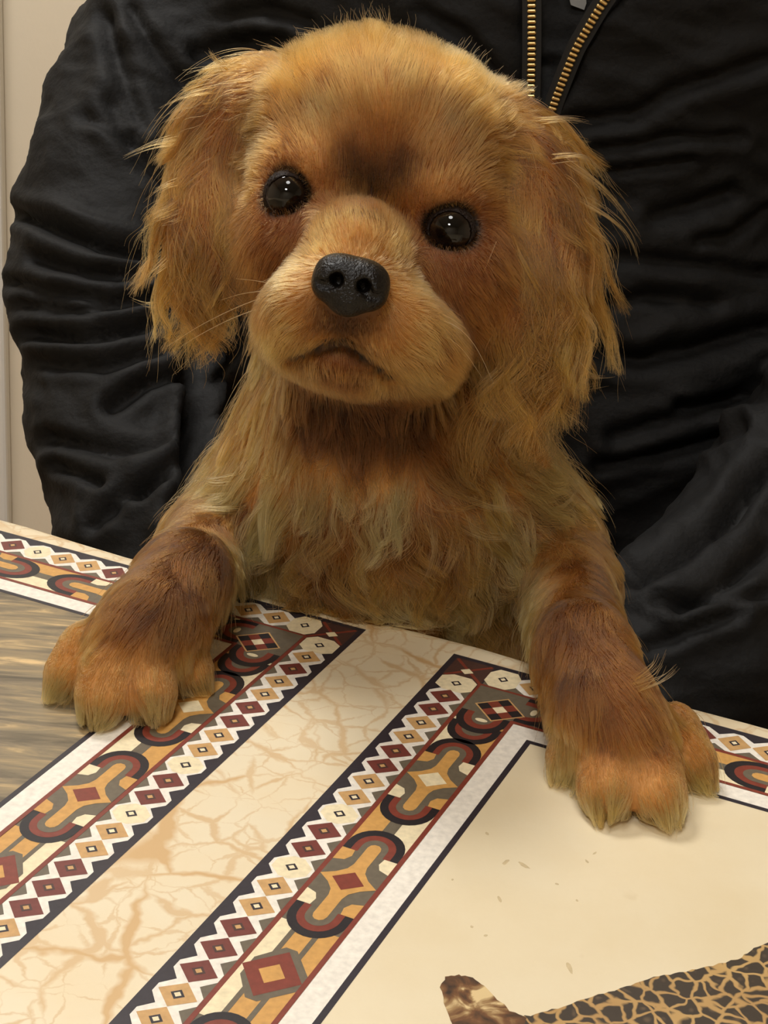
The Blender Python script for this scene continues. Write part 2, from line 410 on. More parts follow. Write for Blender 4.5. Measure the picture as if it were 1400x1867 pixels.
Kc = CH / 1000.0
UP2, UP1, VT = -0.6372 * CH, -0.7641 * CH, 1.8063 * CH
PW, PL = 1500.0, 1800.0                               # panel size in thousandths of CH
def Mleft2(a, c): return UP2 + a * Kc, VT - c * Kc     # panel at the right: left border, top border
def Mtop2(a, c): return UP2 + c * Kc, VT - a * Kc
def Mright1(a, c): return UP1 - a * Kc, VT - c * Kc    # panel at the left: right border, top border
def Mtop1(a, c): return UP1 - c * Kc, VT - a * Kc
P2 = Print()
strip(P2, Mleft2, PW); P2.off = 0.15; strip(P2, Mtop2, PL, row='wtrrttrttwrrwttrrttwrrttrrwttrrttwrr', first=81.0, pitch=42.7, cs=1.13, co=-91.0, corner=False); P2.off = 0.0; corner(P2, Mleft2)
P2.build('printed_border', M_PRINT, cloth)
P1 = Print()
strip(P1, Mright1, PW, row='wtrttrrttwrrwttrrrttwrrwttrrttwrrttrr'); P1.off = 0.15; strip(P1, Mtop1, PL, row='wttrrttrttwrrttwrrttrrwttrrttwrr', first=75.0, pitch=42.7, cs=1.13, co=-13.0); P1.off = 0.0; corner(P1, Mright1)
P1.build('printed_border', M_PRINT, cloth)

# panel pictures
def rect_poly(name, pts, mat, z):
    V = [np.array([p[0], p[1], TZ + z]) for p in pts]
    me = mesh_pd(name, V, [list(range(len(V)))])
    if me.polygons[0].normal.z < 0: me.flip_normals()
    return link_mesh(name, me, mat, cloth)
M_P2, nt, b, tc = vinyl('vinyl_cream_plain')
nz = N(nt, 'ShaderNodeTexNoise', ins={'Scale': 14.0, 'Detail': 6.0, 'Roughness': 0.6}); nt.links.new(tc.outputs['Object'], nz.inputs['Vector'])
c1 = mixc(nt, mth(nt, 'MULTIPLY', mth(nt, 'SUBTRACT', nz.outputs['Fac'], 0.4), 2.5, True), lin(225, 210, 178), lin(217, 198, 160))
n2 = N(nt, 'ShaderNodeTexNoise', ins={'Scale': 75.0, 'Detail': 2.0}); nt.links.new(tc.outputs['Object'], n2.inputs['Vector'])
c2 = mixc(nt, mth(nt, 'MULTIPLY', mth(nt, 'SUBTRACT', n2.outputs['Fac'], 0.70), 5.0, True), c1, lin(186, 160, 116))
nt.links.new(c2, b.inputs['Base Color'])
pin = lambda M, a, c: tuple(tab(*M(a, c))[:2])
rect_poly('plain_print', [pin(Mleft2, 163, 163), pin(Mleft2, 1700, 163), pin(Mleft2, 1700, PW), pin(Mleft2, 163, PW)], M_P2, 0.00005)
M_P1, nt, b, tc = vinyl('vinyl_grey_streaks')
mp = N(nt, 'ShaderNodeMapping'); mp.inputs['Rotation'].default_value = (0, 0, 0.12); mp.inputs['Scale'].default_value = (30.0, 210.0, 1.0)
nt.links.new(tc.outputs['Object'], mp.inputs[0])
nz = N(nt, 'ShaderNodeTexNoise', ins={'Scale': 1.0, 'Detail': 5.0, 'Roughness': 0.6, 'Distortion': 0.6}); nt.links.new(mp.outputs[0], nz.inputs['Vector'])
rp = ramp(nt, [(0.30, lin(84, 74, 58)), (0.48, lin(128, 114, 90)), (0.58, lin(152, 132, 98)), (0.70, lin(214, 182, 130))])
nt.links.new(nz.outputs['Fac'], rp.inputs[0]); nt.links.new(rp.outputs[0], b.inputs['Base Color'])
rect_poly('streaked_picture', [pin(Mright1, 163, 163), pin(Mright1, 1700, 163), pin(Mright1, 1700, PW), pin(Mright1, 163, PW)], M_P1, 0.00005)
# printed leopard: back outline traced onto the cloth, belly and legs continue past the picture
M_LEO, nt, b, tc = vinyl('vinyl_leopard_print')
nz = N(nt, 'ShaderNodeTexNoise', ins={'Scale': 120.0, 'Detail': 2.0}); nt.links.new(tc.outputs['Object'], nz.inputs['Vector'])
ad = N(nt, 'ShaderNodeVectorMath', operation='MULTIPLY_ADD'); ad.inputs[1].default_value = (0.0075, 0.0075, 0)
nt.links.new(nz.outputs['Color'], ad.inputs[0]); nt.links.new(tc.outputs['Object'], ad.inputs[2])
vo = N(nt, 'ShaderNodeTexVoronoi', feature='DISTANCE_TO_EDGE', ins={'Scale': 205.0}); nt.links.new(ad.outputs[0], vo.inputs['Vector'])
vf = N(nt, 'ShaderNodeTexVoronoi', ins={'Scale': 205.0}); nt.links.new(ad.outputs[0], vf.inputs['Vector'])
n3 = N(nt, 'ShaderNodeTexNoise', ins={'Scale': 45.0, 'Detail': 2.0}); nt.links.new(tc.outputs['Object'], n3.inputs['Vector'])
tanb = mixc(nt, n3.outputs['Fac'], lin(150, 108, 66), lin(206, 172, 112))
core = mixc(nt, mth(nt, 'MULTIPLY', mth(nt, 'SUBTRACT', 0.22, vf.outputs['Distance']), 6.0, True), lin(66, 57, 48), lin(98, 82, 64))
lc = mixc(nt, mth(nt, 'MULTIPLY', mth(nt, 'SUBTRACT', vo.outputs['Distance'], mth(nt, 'MULTIPLY', n3.outputs['Fac'], 0.10)), 14.0, True), tanb, core)
nt.links.new(lc, b.inputs['Base Color'])
back = [(905, 1850), (940, 1856), (985, 1848), (1040, 1832), (1090, 1814), (1140, 1800), (1190, 1782), (1240, 1772), (1290, 1764), (1345, 1748), (1375, 1730), (1420, 1712), (1470, 1690),
(1580, 1668), (1690, 1700), (1760, 1790), (1790, 1900), (1760, 1985), (1800, 2080), (1740, 2100), (1680, 2010), (1580, 1985), (1480, 2010), (1400, 2080), (1290, 2120), (1250, 2090), (1330, 2030), (1260, 1990), (1150, 2020), (1060, 2090), (960, 2130), (930, 2095), (1000, 2030), (940, 1990), (860, 2010), (790, 1995), (760, 1950), (780, 1900), (820, 1870), (860, 1850)]
def rough_outline(pts, n=5, amp=2.2):
    out = []
    for i, (x, y) in enumerate(pts):
        x2, y2 = pts[(i + 1) % len(pts)]
        for k in range(n):
            out.append((x + (x2 - x) * k / n + random.uniform(-amp, amp), y + (y2 - y) * k / n + random.uniform(-amp, amp)))
    return out
back = rough_outline(back)
rect_poly('leopard_print', [onz(x, y, TZ)[:2] for (x, y) in back], M_LEO, 0.00009)
leo_ear = [(803, 1800), (812, 1782), (835, 1777), (862, 1783), (885, 1800), (905, 1822), (930, 1843), (960, 1855), (940, 1900), (900, 1930), (860, 1910), (830, 1880), (812, 1840)]  # leopard's ear, printed beside its back outline
M_LEO_EAR, nt, b, tc = vinyl('vinyl_brown_print')
nz = N(nt, 'ShaderNodeTexNoise', ins={'Scale': 130.0, 'Detail': 4.0, 'Distortion': 1.0}); nt.links.new(tc.outputs['Object'], nz.inputs['Vector'])
rp = ramp(nt, [(0.36, lin(58, 44, 34)), (0.5, lin(112, 76, 48)), (0.58, lin(150, 118, 78)), (0.66, lin(214, 188, 138))])
nt.links.new(nz.outputs['Fac'], rp.inputs[0]); nt.links.new(rp.outputs[0], b.inputs['Base Color'])
rect_poly('ear_print', [onz(x, y, TZ)[:2] for (x, y) in rough_outline(leo_ear, 4, 1.8)], M_LEO_EAR, 0.00012)

# worn specks on the plain print
PAL['speck'] = lin(198, 178, 140)
PS = Print()
for (x, y, L_, w_, a_) in ((911, 1640, 16, 6, 1.05), (955, 1578, 26, 6, .5), (922, 1572, 16, 7, 2.5), (1038, 1764, 26, 9, 1.15), (1070, 1571, 10, 4, .8), (1084, 1556, 9, 4, 2.6), (860, 1690, 7, 5, .5), (888, 1520, 8, 5, .7), (1015, 1612, 8, 4, .3), (885, 1706, 8, 5, 0), (1052, 1642, 7, 4, .7), (825, 1604, 5, 4, 0)):
    ca_, sa_ = math.cos(a_), math.sin(a_)
    pts = []
    for k in range(10):
        t = k / 10 * 6.283; rr_ = random.uniform(.75, 1.1); qx, qy = L_ / 2 * math.cos(t) * rr_, w_ / 2 * math.sin(t) * rr_
        p = onz(x + qx * ca_ - qy * sa_, y + qx * sa_ + qy * ca_, TZ); pts.append((float(p @ EU), float(p @ EV)))
    PS.poly(pts, 'speck', 0.2, lambda a, c: (a, c))
sp = PS.build('worn_specks', M_PRINT, cloth); sp['kind'] = 'stuff'
# ------------------------------------------------------------------ implicit-surface modelling
class SDF:
    def __init__(s, lo_, hi_, h):
        s.lo = np.array(lo_, np.float64); s.h = h
        s.n = np.ceil((np.array(hi_) - s.lo) / h).astype(int) + 1
        s.D = np.full(s.n, 9.0, np.float32); s.G = np.zeros(s.n, np.int8); s.best = np.full(s.n, 9.0, np.float32)
        s.ax = [s.lo[i] + h * np.arange(s.n[i]) for i in range(3)]
    def _block(s, lo_, hi_):
        i0 = np.clip(np.floor((np.array(lo_) - s.lo) / s.h).astype(int), 0, s.n - 1)
        i1 = np.clip(np.ceil((np.array(hi_) - s.lo) / s.h).astype(int) + 1, 0, s.n)
        sl = tuple(slice(a, b_) for a, b_ in zip(i0, i1))
        X, Y, Z = np.meshgrid(*[s.ax[i][sl[i]] for i in range(3)], indexing='ij')
        return sl, X, Y, Z
    def _put(s, sl, d, k, g, sub=False):
        if d.size == 0: return
        d = d.astype(np.float32); D = s.D[sl]
        if sub:
            hh = np.clip(0.5 - 0.5 * (D + d) / k, 0, 1)
            s.D[sl] = D * (1 - hh) + (-d) * hh + k * hh * (1 - hh); return
        hh = np.clip(0.5 + 0.5 * (D - d) / k, 0, 1)
        s.D[sl] = D * (1 - hh) + d * hh - k * hh * (1 - hh)
        bb_ = s.best[sl]; m = d < bb_; bb_[m] = d[m]; s.G[sl][m] = g
    def ell(s, c, r, axes=None, k=0.01, g=0, sub=False, pad=0.03):
        c = np.array(c); r = np.array(r); A = np.eye(3) if axes is None else np.array(axes)
        ext = np.sqrt(((A * r[:, None]) ** 2).sum(0)) + pad + k
        sl, X, Y, Z = s._block(c - ext, c + ext)
        P = np.stack([X - c[0], Y - c[1], Z - c[2]], -1) @ A.T
        k0 = np.sqrt(((P / r) ** 2).sum(-1)); k1 = np.sqrt(((P / r ** 2) ** 2).sum(-1)) + 1e-9
        s._put(sl, k0 * (k0 - 1) / k1, k, g, sub)
    def cap(s, a, b_, ra, rb, k=0.01, g=0, sub=False, pad=0.03):
        a = np.array(a, float); b_ = np.array(b_, float); R = max(ra, rb) + pad + k
        sl, X, Y, Z = s._block(np.minimum(a, b_) - R, np.maximum(a, b_) + R)
        P = np.stack([X, Y, Z], -1) - a; v = b_ - a
        t = np.clip((P @ v) / (v @ v + 1e-12), 0, 1)
        d = np.sqrt(((P - t[..., None] * v) ** 2).sum(-1)) - (ra + (rb - ra) * t)
        s._put(sl, d, k, g, sub)
    def chain(s, pts, rad, k=0.01, g=0):
        for i in range(len(pts) - 1): s.cap(pts[i], pts[i + 1], rad[i], rad[i + 1], k, g)
    def clip_table(s, gap=0.0015):
        X, Y, Z = np.meshgrid(*s.ax, indexing='ij')
        v = X * EV[0] + Y * EV[1]
        d = np.maximum(v - (V_EDGE + 0.004 + gap), Z - (TZ + gap))     # outside distance of the table quadrant
        d = np.maximum(d, -(Z - (TZ - 0.21)))
        s.D = np.maximum(s.D, -d.astype(np.float32))
    def sample(s, P):
        q = (P - s.lo) / s.h; q = np.clip(q, 0, s.n - 1.001); i = q.astype(int); f = (q - i).astype(np.float32)
        D = s.D; x, y, z = i.T; fx, fy, fz = f.T
        c = lambda a, b_, c_: D[x + a, y + b_, z + c_]
        return ((c(0, 0, 0) * (1 - fx) + c(1, 0, 0) * fx) * (1 - fy) + (c(0, 1, 0) * (1 - fx) + c(1, 1, 0) * fx) * fy) * (1 - fz) + \
               ((c(0, 0, 1) * (1 - fx) + c(1, 0, 1) * fx) * (1 - fy) + (c(0, 1, 1) * (1 - fx) + c(1, 1, 1) * fx) * fy) * fz
    def grad(s, P):
        e = s.h * 0.8; g = np.stack([s.sample(P + np.eye(3)[i] * e) - s.sample(P - np.eye(3)[i] * e) for i in range(3)], -1)
        return g / (np.linalg.norm(g, axis=-1, keepdims=True) + 1e-9)
    def group(s, P):
        i = np.clip(np.rint((P - s.lo) / s.h).astype(int), 0, s.n - 1); return s.G[i[:, 0], i[:, 1], i[:, 2]]
    def march(s, xs, ys, d0=0.4, d1=1.2):
        xs = np.asarray(xs, float); ys = np.asarray(ys, float)
        rr = np.stack([ray(a, b_) for a, b_ in zip(xs, ys)]); d = np.full(len(xs), d0)
        for _ in range(160):
            P = CAM + rr * d[:, None]
            inside = np.all((P > s.lo) & (P < s.lo + (s.n - 1) * s.h), -1)
            st = np.where(inside, np.clip(s.sample(P) * 0.7, -0.02, 0.012), 0.01)
            d = np.where(d < d1, d + st, d)
        return CAM + rr * d[:, None], d < d1
    def mesh(s, name, blur=0):
        D = s.D.copy()
        for _ in range(blur):
            for a in range(3):
                D = 0.5 * D + 0.25 * (np.roll(D, 1, a) + np.roll(D, -1, a))
        D[0], D[-1], D[:, 0], D[:, -1], D[:, :, 0], D[:, :, -1] = 1, 1, 1, 1, 1, 1
        ins = D < 0
        cnt = np.zeros(np.array(D.shape) - 1, np.int8)
        for a in (0, 1):
            for b_ in (0, 1):
                for c in (0, 1):
                    cnt += ins[a:ins.shape[0] - 1 + a, b_:ins.shape[1] - 1 + b_, c:ins.shape[2] - 1 + c]
        act = np.argwhere((cnt > 0) & (cnt < 8))
        idx = np.full(cnt.shape, -1, np.int64); idx[tuple(act.T)] = np.arange(len(act))
        acc = np.zeros((len(act), 3)); num = np.zeros(len(act))
        corners = [np.array([a, b_, c]) for a in (0, 1) for b_ in (0, 1) for c in (0, 1)]
        for i, p in enumerate(corners):
            for q in corners[i + 1:]:
                if abs(p - q).sum() != 1: continue
                d0 = D[tuple((act + p).T)]; d1 = D[tuple((act + q).T)]
                m = (d0 < 0) != (d1 < 0)
                t = np.where(m, d0 / np.where(m, d0 - d1, 1), 0)
                acc += np.where(m[:, None], p + (q - p) * t[:, None], 0); num += m
        V = s.lo + (act + acc / num[:, None]) * s.h
        faces = []
        for a in range(3):
            b_, c = (a + 1) % 3, (a + 2) % 3
            s0 = [slice(None)] * 3; s1 = [slice(None)] * 3; s0[a] = slice(0, -1); s1[a] = slice(1, None)
            i0 = ins[tuple(s0)]; i1 = ins[tuple(s1)]
            E = np.argwhere(i0 != i1)
            E = E[(E[:, b_] > 0) & (E[:, c] > 0) & (E[:, b_] < cnt.shape[b_]) & (E[:, c] < cnt.shape[c]) & (E[:, a] < cnt.shape[a])]
            eb = np.eye(3, dtype=int)[b_]; ec = np.eye(3, dtype=int)[c]
            qd = np.stack([idx[tuple((E - eb - ec).T)], idx[tuple((E - ec).T)], idx[tuple(E.T)], idx[tuple((E - eb).T)]], -1)
            fl = i1[tuple(E.T)]
            qd[fl] = qd[fl][:, ::-1]
            faces.append(qd)
        Fq = np.concatenate(faces)
        return V, Fq
def fast_mesh(name, V, Fq):
    me = bpy.data.meshes.new(name)
    me.vertices.add(len(V)); me.vertices.foreach_set('co', np.asarray(V, np.float32).ravel())
    me.loops.add(Fq.size); me.loops.foreach_set('vertex_index', Fq.ravel().astype(np.int32))
    me.polygons.add(len(Fq)); me.polygons.foreach_set('loop_start', np.arange(0, Fq.size, Fq.shape[1], dtype=np.int32))
    me.update(calc_edges=True); me.validate()
    me.polygons.foreach_set('use_smooth', [True] * len(me.polygons))
    return me
def vnormals(V, Fq):
    n = np.cross(V[Fq[:, 2]] - V[Fq[:, 0]], V[Fq[:, 3]] - V[Fq[:, 1]])
    o = np.zeros_like(V)
    for i in range(4): np.add.at(o, Fq[:, i], n)
    return o / (np.linalg.norm(o, axis=1, keepdims=True) + 1e-12)

# ------------------------------------------------------------------ person seated behind the dog
person = empty('person', (0.08, 0.92, 0.0))
tag(person, 'person in black padded jacket with open brass zip, right behind the puppy', 'person')
S = SDF((-0.34, 0.56, 0.42), (0.50, 1.14, 1.20), 0.0055)
S.ell((0.085, 0.925, 0.93), (0.185, 0.118, 0.20), k=0.03)
S.ell((0.085, 0.915, 0.68), (0.185, 0.125, 0.25), k=0.03)
S.ell((0.015, 0.945, 0.82), (0.155, 0.10, 0.26), k=0.03)
S.ell((0.085, 0.955, 1.06), (0.20, 0.085, 0.075), k=0.04)
S.cap((0.085, 0.965, 1.06), (0.085, 0.975, 1.15), 0.075, 0.068, k=0.03)           # stand-up collar
AL = [px(475, -90, .94), px(312, 125, .915), px(222, 330, .885), px(200, 530, .86), px(232, 760, .83), px(278, 985, .785), px(430, 1150, .75), px(560, 1260, .72)]
S.chain(AL, [.066, .054, .047, .048, .046, .043, .040, .036], k=0.016)
AR = [px(1560, -70, .93), px(1690, 250, .90), px(1700, 600, .86), px(1500, 900, .80), px(1270, 1190, .735), px(1060, 1330, .71)]
S.chain(AR, [.064, .058, .056, .054, .048, .040], k=0.018)
# sleeve puffs that show in the outline
for (x, y, d, rr) in ((185, 195, .895, .032), (112, 365, .88, .025), (118, 450, .872, .027), (125, 530, .86, .030), (165, 700, .845, .032), (195, 860, .815, .031)):
    p = px(x, y, d); S.ell(p, (rr, rr, rr), k=0.008)
# open throat of the jacket
zl = [px(x, y, .80) for (x, y) in ((968, -190), (970, 0), (968, 90), (968, 185), (975, 290))]
S_full = S.D.copy()
ZL = [(966, -170), (970, 0), (970, 90), (968, 190), (975, 280), (984, 340)]
ZR = [(1235, -170), (1100, 0), (1048, 88), (1008, 190), (990, 260), (986, 340)]
hitL, _ = S.march([p[0] for p in ZL], [p[1] for p in ZL]); hitR, _ = S.march([p[0] for p in ZR], [p[1] for p in ZR])
# carve the wedge between the two zip tapes
for t in np.linspace(0, 1, 14):
    i = min(int(t * 5), 4); f = t * 5 - i
    a = hitL[i] * (1 - f) + hitL[i + 1] * f; b_ = hitR[i] * (1 - f) + hitR[i + 1] * f
    wd = np.linalg.norm(b_ - a); m = (a + b_) / 2
    if wd > 0.010:
        S.cap(a + (m - a) * 0.35 + np.array([0, .004, 0]), b_ + (m - b_) * 0.35 + np.array([0, .004, 0]), min(wd * 0.33, .013), min(wd * 0.33, .013), k=0.002, sub=True)
Vj, Fj = S.mesh('jacket')
tmp = bpy.data.objects.new('tmp', fast_mesh('tmp', Vj, Fj)); COL.objects.link(tmp)
tmp.modifiers.new('s', 'SUBSURF').levels = 1
dg = bpy.context.evaluated_depsgraph_get(); em = tmp.evaluated_get(dg).data
Vj = np.empty(len(em.vertices) * 3, np.float32); em.vertices.foreach_get('co', Vj); Vj = Vj.reshape(-1, 3).astype(np.float64)
Fj = np.empty(len(em.loops), np.int32); em.loops.foreach_get('vertex_index', Fj); Fj = Fj.reshape(-1, 4)
bpy.data.objects.remove(tmp)
Nj = vnormals(Vj, Fj)
# folds: traced creases plus padded crinkle
CREASE = [  # picture polylines, width px, depth mm
    ([(205, 190), (260, 290), (330, 360)], 16, 5), ([(160, 215), (235, 255)], 12, 3), ([(35, 392), (110, 415), (190, 450), (290, 470)], 13, 7),
    ([(60, 470), (160, 500), (270, 505)], 10, 4), ([(25, 515), (90, 535), (180, 545)], 10, 4), ([(45, 555), (150, 570), (280, 545)], 11, 4),
    ([(60, 610), (170, 620), (290, 590)], 11, 5), ([(75, 660), (190, 670), (320, 640)], 11, 4), ([(200, 740), (270, 700), (335, 690)], 12, 5),
    ([(90, 800), (200, 820), (300, 815)], 12, 4), ([(110, 850), (180, 880)], 10, 4), ([(260, 900), (330, 840), (350, 760)], 14, 5), ([(170, 960), (230, 900), (300, 880)], 12, 4),
    ([(190, 30), (215, 120), (260, 230)], 14, 4), ([(240, 20), (290, 100), (330, 150)], 12, 3), ([(345, 600), (352, 720), (350, 850), (330, 960)], 16, 9),
    ([(1040, 225), (1150, 215), (1220, 170), (1400, 110)], 14, 4), ([(1090, 270), (1230, 250), (1350, 250)], 10, 3), ([(1190, 400), (1260, 380), (1330, 350)], 14, 4),
    ([(1110, 315), (1210, 300), (1260, 290)], 9, 3), ([(1130, 470), (1250, 480), (1400, 500)], 12, 3), ([(1060, 640), (1170, 660), (1260, 640), (1400, 600)], 18, 6),
    ([(1120, 800), (1200, 770), (1310, 740), (1400, 720)], 14, 4), ([(1090, 850), (1180, 830), (1290, 810), (1350, 780)], 12, 4), ([(1240, 740), (1330, 730), (1385, 700)], 11, 4),
    ([(1400, 850), (1330, 940), (1250, 1000), (1160, 1055)], 16, 8), ([(1400, 1000), (1330, 1060), (1240, 1110)], 13, 4), ([(1200, 1100), (1300, 1095), (1400, 1085)], 10, 3),
    ([(1180, 1180), (1260, 1150), (1340, 1120)], 12, 3), ([(1100, 560), (1180, 540), (1300, 555)], 12, 3), ([(1270, 440), (1340, 425), (1400, 380)], 10, 3),
    ([(420, 30), (480, 20), (560, 40)], 12, 3), ([(360, 100), (420, 80), (520, 70)], 12, 3), ([(770, 20), (840, 60), (900, 130)], 12, 3), ([(380, 700), (420, 660), (450, 620)], 9, 2.5), ([(370, 780), (410, 740), (440, 700)], 9, 2.5)]
jx, jy, jd = proj(Vj)
facing = np.clip(-(Nj * ((Vj - CAM) / np.linalg.norm(Vj - CAM, axis=1, keepdims=True))).sum(1) * 2.2 + 0.45, 0, 1)
disp = np.zeros(len(Vj))
for (pl, wd, dep) in CREASE:
    best = np.full(len(Vj), 1e9)
    pl = np.array(pl, float); tot = len(pl) - 1
    for i in range(tot):
        a, b_ = pl[i], pl[i + 1]; v = b_ - a
        t = ((jx - a[0]) * v[0] + (jy - a[1]) * v[1]) / (v @ v); tc_ = np.clip(t, 0, 1)
        dx = jx - (a[0] + tc_ * v[0]); dy = jy - (a[1] + tc_ * v[1])
        dd = np.hypot(dx, dy) + 6 * np.sin(jx * 0.05) * 0.3
        best = np.minimum(best, dd)
    disp += -dep * 0.001 * np.exp(-(best / wd) ** 2) + dep * 0.00045 * np.exp(-((best - 2.3 * wd) / (1.4 * wd)) ** 2)
disp *= facing
crk = np.array([mnoise.fractal(Vector((v[0] * 26, v[1] * 26, v[2] * 60)), 0.9, 2.1, 4) for v in Vj])
rdg = np.array([1 - abs(mnoise.noise(Vector((v[0] * 17 + 3, v[1] * 17, v[2] * 42 + 0.5 * math.sin(v[0] * 20))))) for v in Vj])
rd2 = np.array([1 - abs(mnoise.noise(Vector((v[0] * 38 + 7 + v[2] * 12, v[1] * 38, v[2] * 95 + v[0] * 25)))) for v in Vj])
Vj = Vj + Nj * (1.25 * disp + 0.0017 * crk + 0.005 * (rdg - 0.8) + 0.0022 * (rd2 - 0.8))[:, None]
jm = fast_mesh('jacket', Vj, Fj)
jacket = link_mesh('jacket', jm, M_JACKET, person)
# inner shirt
S2 = SDF((-0.12, 0.76, 0.78), (0.30, 1.10, 1.18), 0.006)
S2.ell((0.085, 0.925, 0.93), (0.170, 0.103, 0.19), k=0.03)
S2.ell((0.085, 0.945, 1.05), (0.10, 0.08, 0.07), k=0.03)
S2.cap((0.085, 0.965, 1.05), (0.085, 0.975, 1.13), 0.062, 0.056, k=0.02)
V2, F2 = S2.mesh('shirt')
link_mesh('shirt', fast_mesh('shirt', V2, F2), M_SHIRT, person)
# grey garment edge showing in the open throat
gp, _ = S2.march([1030, 1040, 1064, 1068, 1066], [-30, 8, 17, 5, -40])
off = np.array([0, -0.003, 0])
V = [p + off for p in gp] + [p + off + np.array([0, 0.004, 0]) for p in gp]
n = len(gp); Fc = [list(range(n))[::-1], list(range(n, 2 * n))] + [[i, (i + 1) % n, n + (i + 1) % n, n + i] for i in range(n)]
link_mesh('undershirt_edge', mesh_pd('undershirt_edge', V, Fc), M_GREY, person)

# zip tapes with brass teeth
S.D = S_full
tooth_me = box_mesh('tooth', (-0.0021, -0.0011, -0.0008), (0.0021, 0.0011, 0.0009), 0.00075, None, 4)
tooth_me.materials.append(M_BRASS)
def zipper(poly, side):
    P = np.array(poly, float); seg = np.r_[0, np.cumsum(np.hypot(*np.diff(P, axis=0).T))]
    t = np.linspace(0, seg[-1], 60); xs = np.interp(t, seg, P[:, 0]); ys = np.interp(t, seg, P[:, 1])
    H, _ = S.march(xs, ys); nn = S.grad(H)
    H = H + nn * 0.0008
    Hs = H.copy()
    for _ in range(4): Hs[1:-1] = (Hs[:-2] + 2 * Hs[1:-1] + Hs[2:]) / 4
    V, Fc = [], []
    tang = np.gradient(Hs, axis=0); tang /= np.linalg.norm(tang, axis=1, keepdims=True)
    lat = np.cross(nn, tang); lat /= np.linalg.norm(lat, axis=1, keepdims=True)
    for p, l_, m_ in zip(Hs, lat, nn):
        for (a, b_) in ((-0.0045, 0.0), (0.0045, 0.0), (0.0045, 0.0016), (-0.0045, 0.0016)): V.append(p + l_ * a + m_ * b_)
    for i in range(len(Hs) - 1):
        for k in range(4): Fc.append((i * 4 + k, i * 4 + (k + 1) % 4, (i + 1) * 4 + (k + 1) % 4, (i + 1) * 4 + k))
    Fc += [(0, 1, 2, 3), tuple(len(V) - 4 + k for k in (3, 2, 1, 0))]
    tape = link_mesh('zipper_tape', mesh_pd('zipper_tape', V, Fc), M_TAPE, person)
    tape['label'] = 'black zip tape with brass teeth'
    L = np.r_[0, np.cumsum(np.linalg.norm(np.diff(Hs, axis=0), axis=1))]
    for q in np.arange(0.002, L[-1] - 0.001, 0.00245):
        p = np.array([np.interp(q, L, Hs[:, c]) for c in range(3)]); i = min(np.searchsorted(L, q), len(L) - 1)
        m_ = nn[i]; tg = tang[i]; l_ = lat[i]
        o = bpy.data.objects.new('tooth', tooth_me); COL.objects.link(o); o.parent = tape
        c = p + m_ * 0.0022
        Mw = Matrix(((l_[0], m_[0], tg[0], c[0]), (l_[1], m_[1], tg[1], c[1]), (l_[2], m_[2], tg[2], c[2]), (0, 0, 0, 1)))
        o.matrix_parent_inverse = Matrix.Identity(4)
        o.matrix_basis = Mw
zipper(ZL, -1); zipper(ZR, 1)

# hands under the puppy
def hand(wrist, toward, side):
    wrist = np.array(wrist); f = np.array(toward, float) - wrist; f /= np.linalg.norm(f)
    up = np.array([0, 0, 1.0]); l_ = np.cross(up, f); l_ /= np.linalg.norm(l_); up = np.cross(f, l_)
    H = SDF(wrist - 0.13, wrist + 0.17, 0.004)
    H.cap(wrist - f * .02, wrist + f * .03, .022, .024, k=.01)
    for i in range(4): H.cap(wrist + f * .02, wrist + f * .085 + l_ * (i - 1.5) * .019, .014, .011, k=.012)
    for i, L_ in enumerate((.058, .068, .064, .050)):
        a = wrist + f * .085 + l_ * (i - 1.5) * .019
        m = a + f * L_ * .5 + up * .006; e = m + f * L_ * .42 + up * .016
        H.cap(a, m, .0095, .0088, k=.004); H.cap(m, e, .0088, .0075, k=.004)
    a = wrist + f * .025 + l_ * side * .026; m = a + f * .030 + l_ * side * .022 + up * .008; e = m + f * .030 + l_ * side * .006 + up * .01
    H.cap(a, m, .012, .0105, k=.008); H.cap(m, e, .0105, .0085, k=.004)
    Vh, Fh = H.mesh('hand'); return link_mesh('hand', fast_mesh('hand', Vh, Fh), M_SKIN, person)
hand(AL[-1] - np.array([0, 0, .012]), (0.02, 0.70, 0.585), -1)
hand(AR[-1] - np.array([0, 0, .012]), (0.04, 0.68, 0.585), 1)

# legs below the table (trousers, shoes) and the chair
S3 = SDF((-0.22, 0.36, 0.0), (0.40, 1.10, 0.66), 0.009)
S3.ell((0.085, 0.93, 0.53), (0.165, 0.12, 0.085), k=0.03)
for sx in (-0.085, 0.095):
    S3.chain([(0.085 + sx, 0.90, 0.535), (0.085 + sx * 1.35, 0.53, 0.53), (0.085 + sx * 1.35, 0.55, 0.12)], [.078, .060, .045], k=0.02)
V3, F3 = S3.mesh('trousers', 1)
link_mesh('trousers', fast_mesh('trousers', V3, F3), M_TROUSER, person)
for sx in (-0.115, 0.128):
    S4 = SDF((0.085 + sx - 0.07, 0.36, -0.0005), (0.085 + sx + 0.07, 0.66, 0.16), 0.006)
    S4.cap((0.085 + sx, 0.56, 0.055), (0.085 + sx, 0.44, 0.04), 0.042, 0.036, k=0.01); S4.cap((0.085 + sx, 0.56, 0.05), (0.085 + sx, 0.56, 0.13), 0.042, 0.046, k=0.01)
    X, Y, Z = np.meshgrid(*S4.ax, indexing='ij'); S4.D = np.maximum(S4.D, (0.003 - Z).astype(np.float32))
    V4, F4 = S4.mesh('shoe'); link_mesh('shoe', fast_mesh('shoe', V4, F4), M_SHOE, person)
chair = empty('dining_chair', (0.085, 0.95, 0.0)); tag(chair, 'dining chair under the person in the black jacket', 'chair')
link_mesh('seat', box_mesh('seat', (-0.125, 0.74, 0.415), (0.295, 1.13, 0.442), 0.006), M_WOOD, chair)
link_mesh('backrest', box_mesh('backrest', (-0.105, 1.145, 0.62), (0.275, 1.168, 0.90), 0.006), M_WOOD, chair)
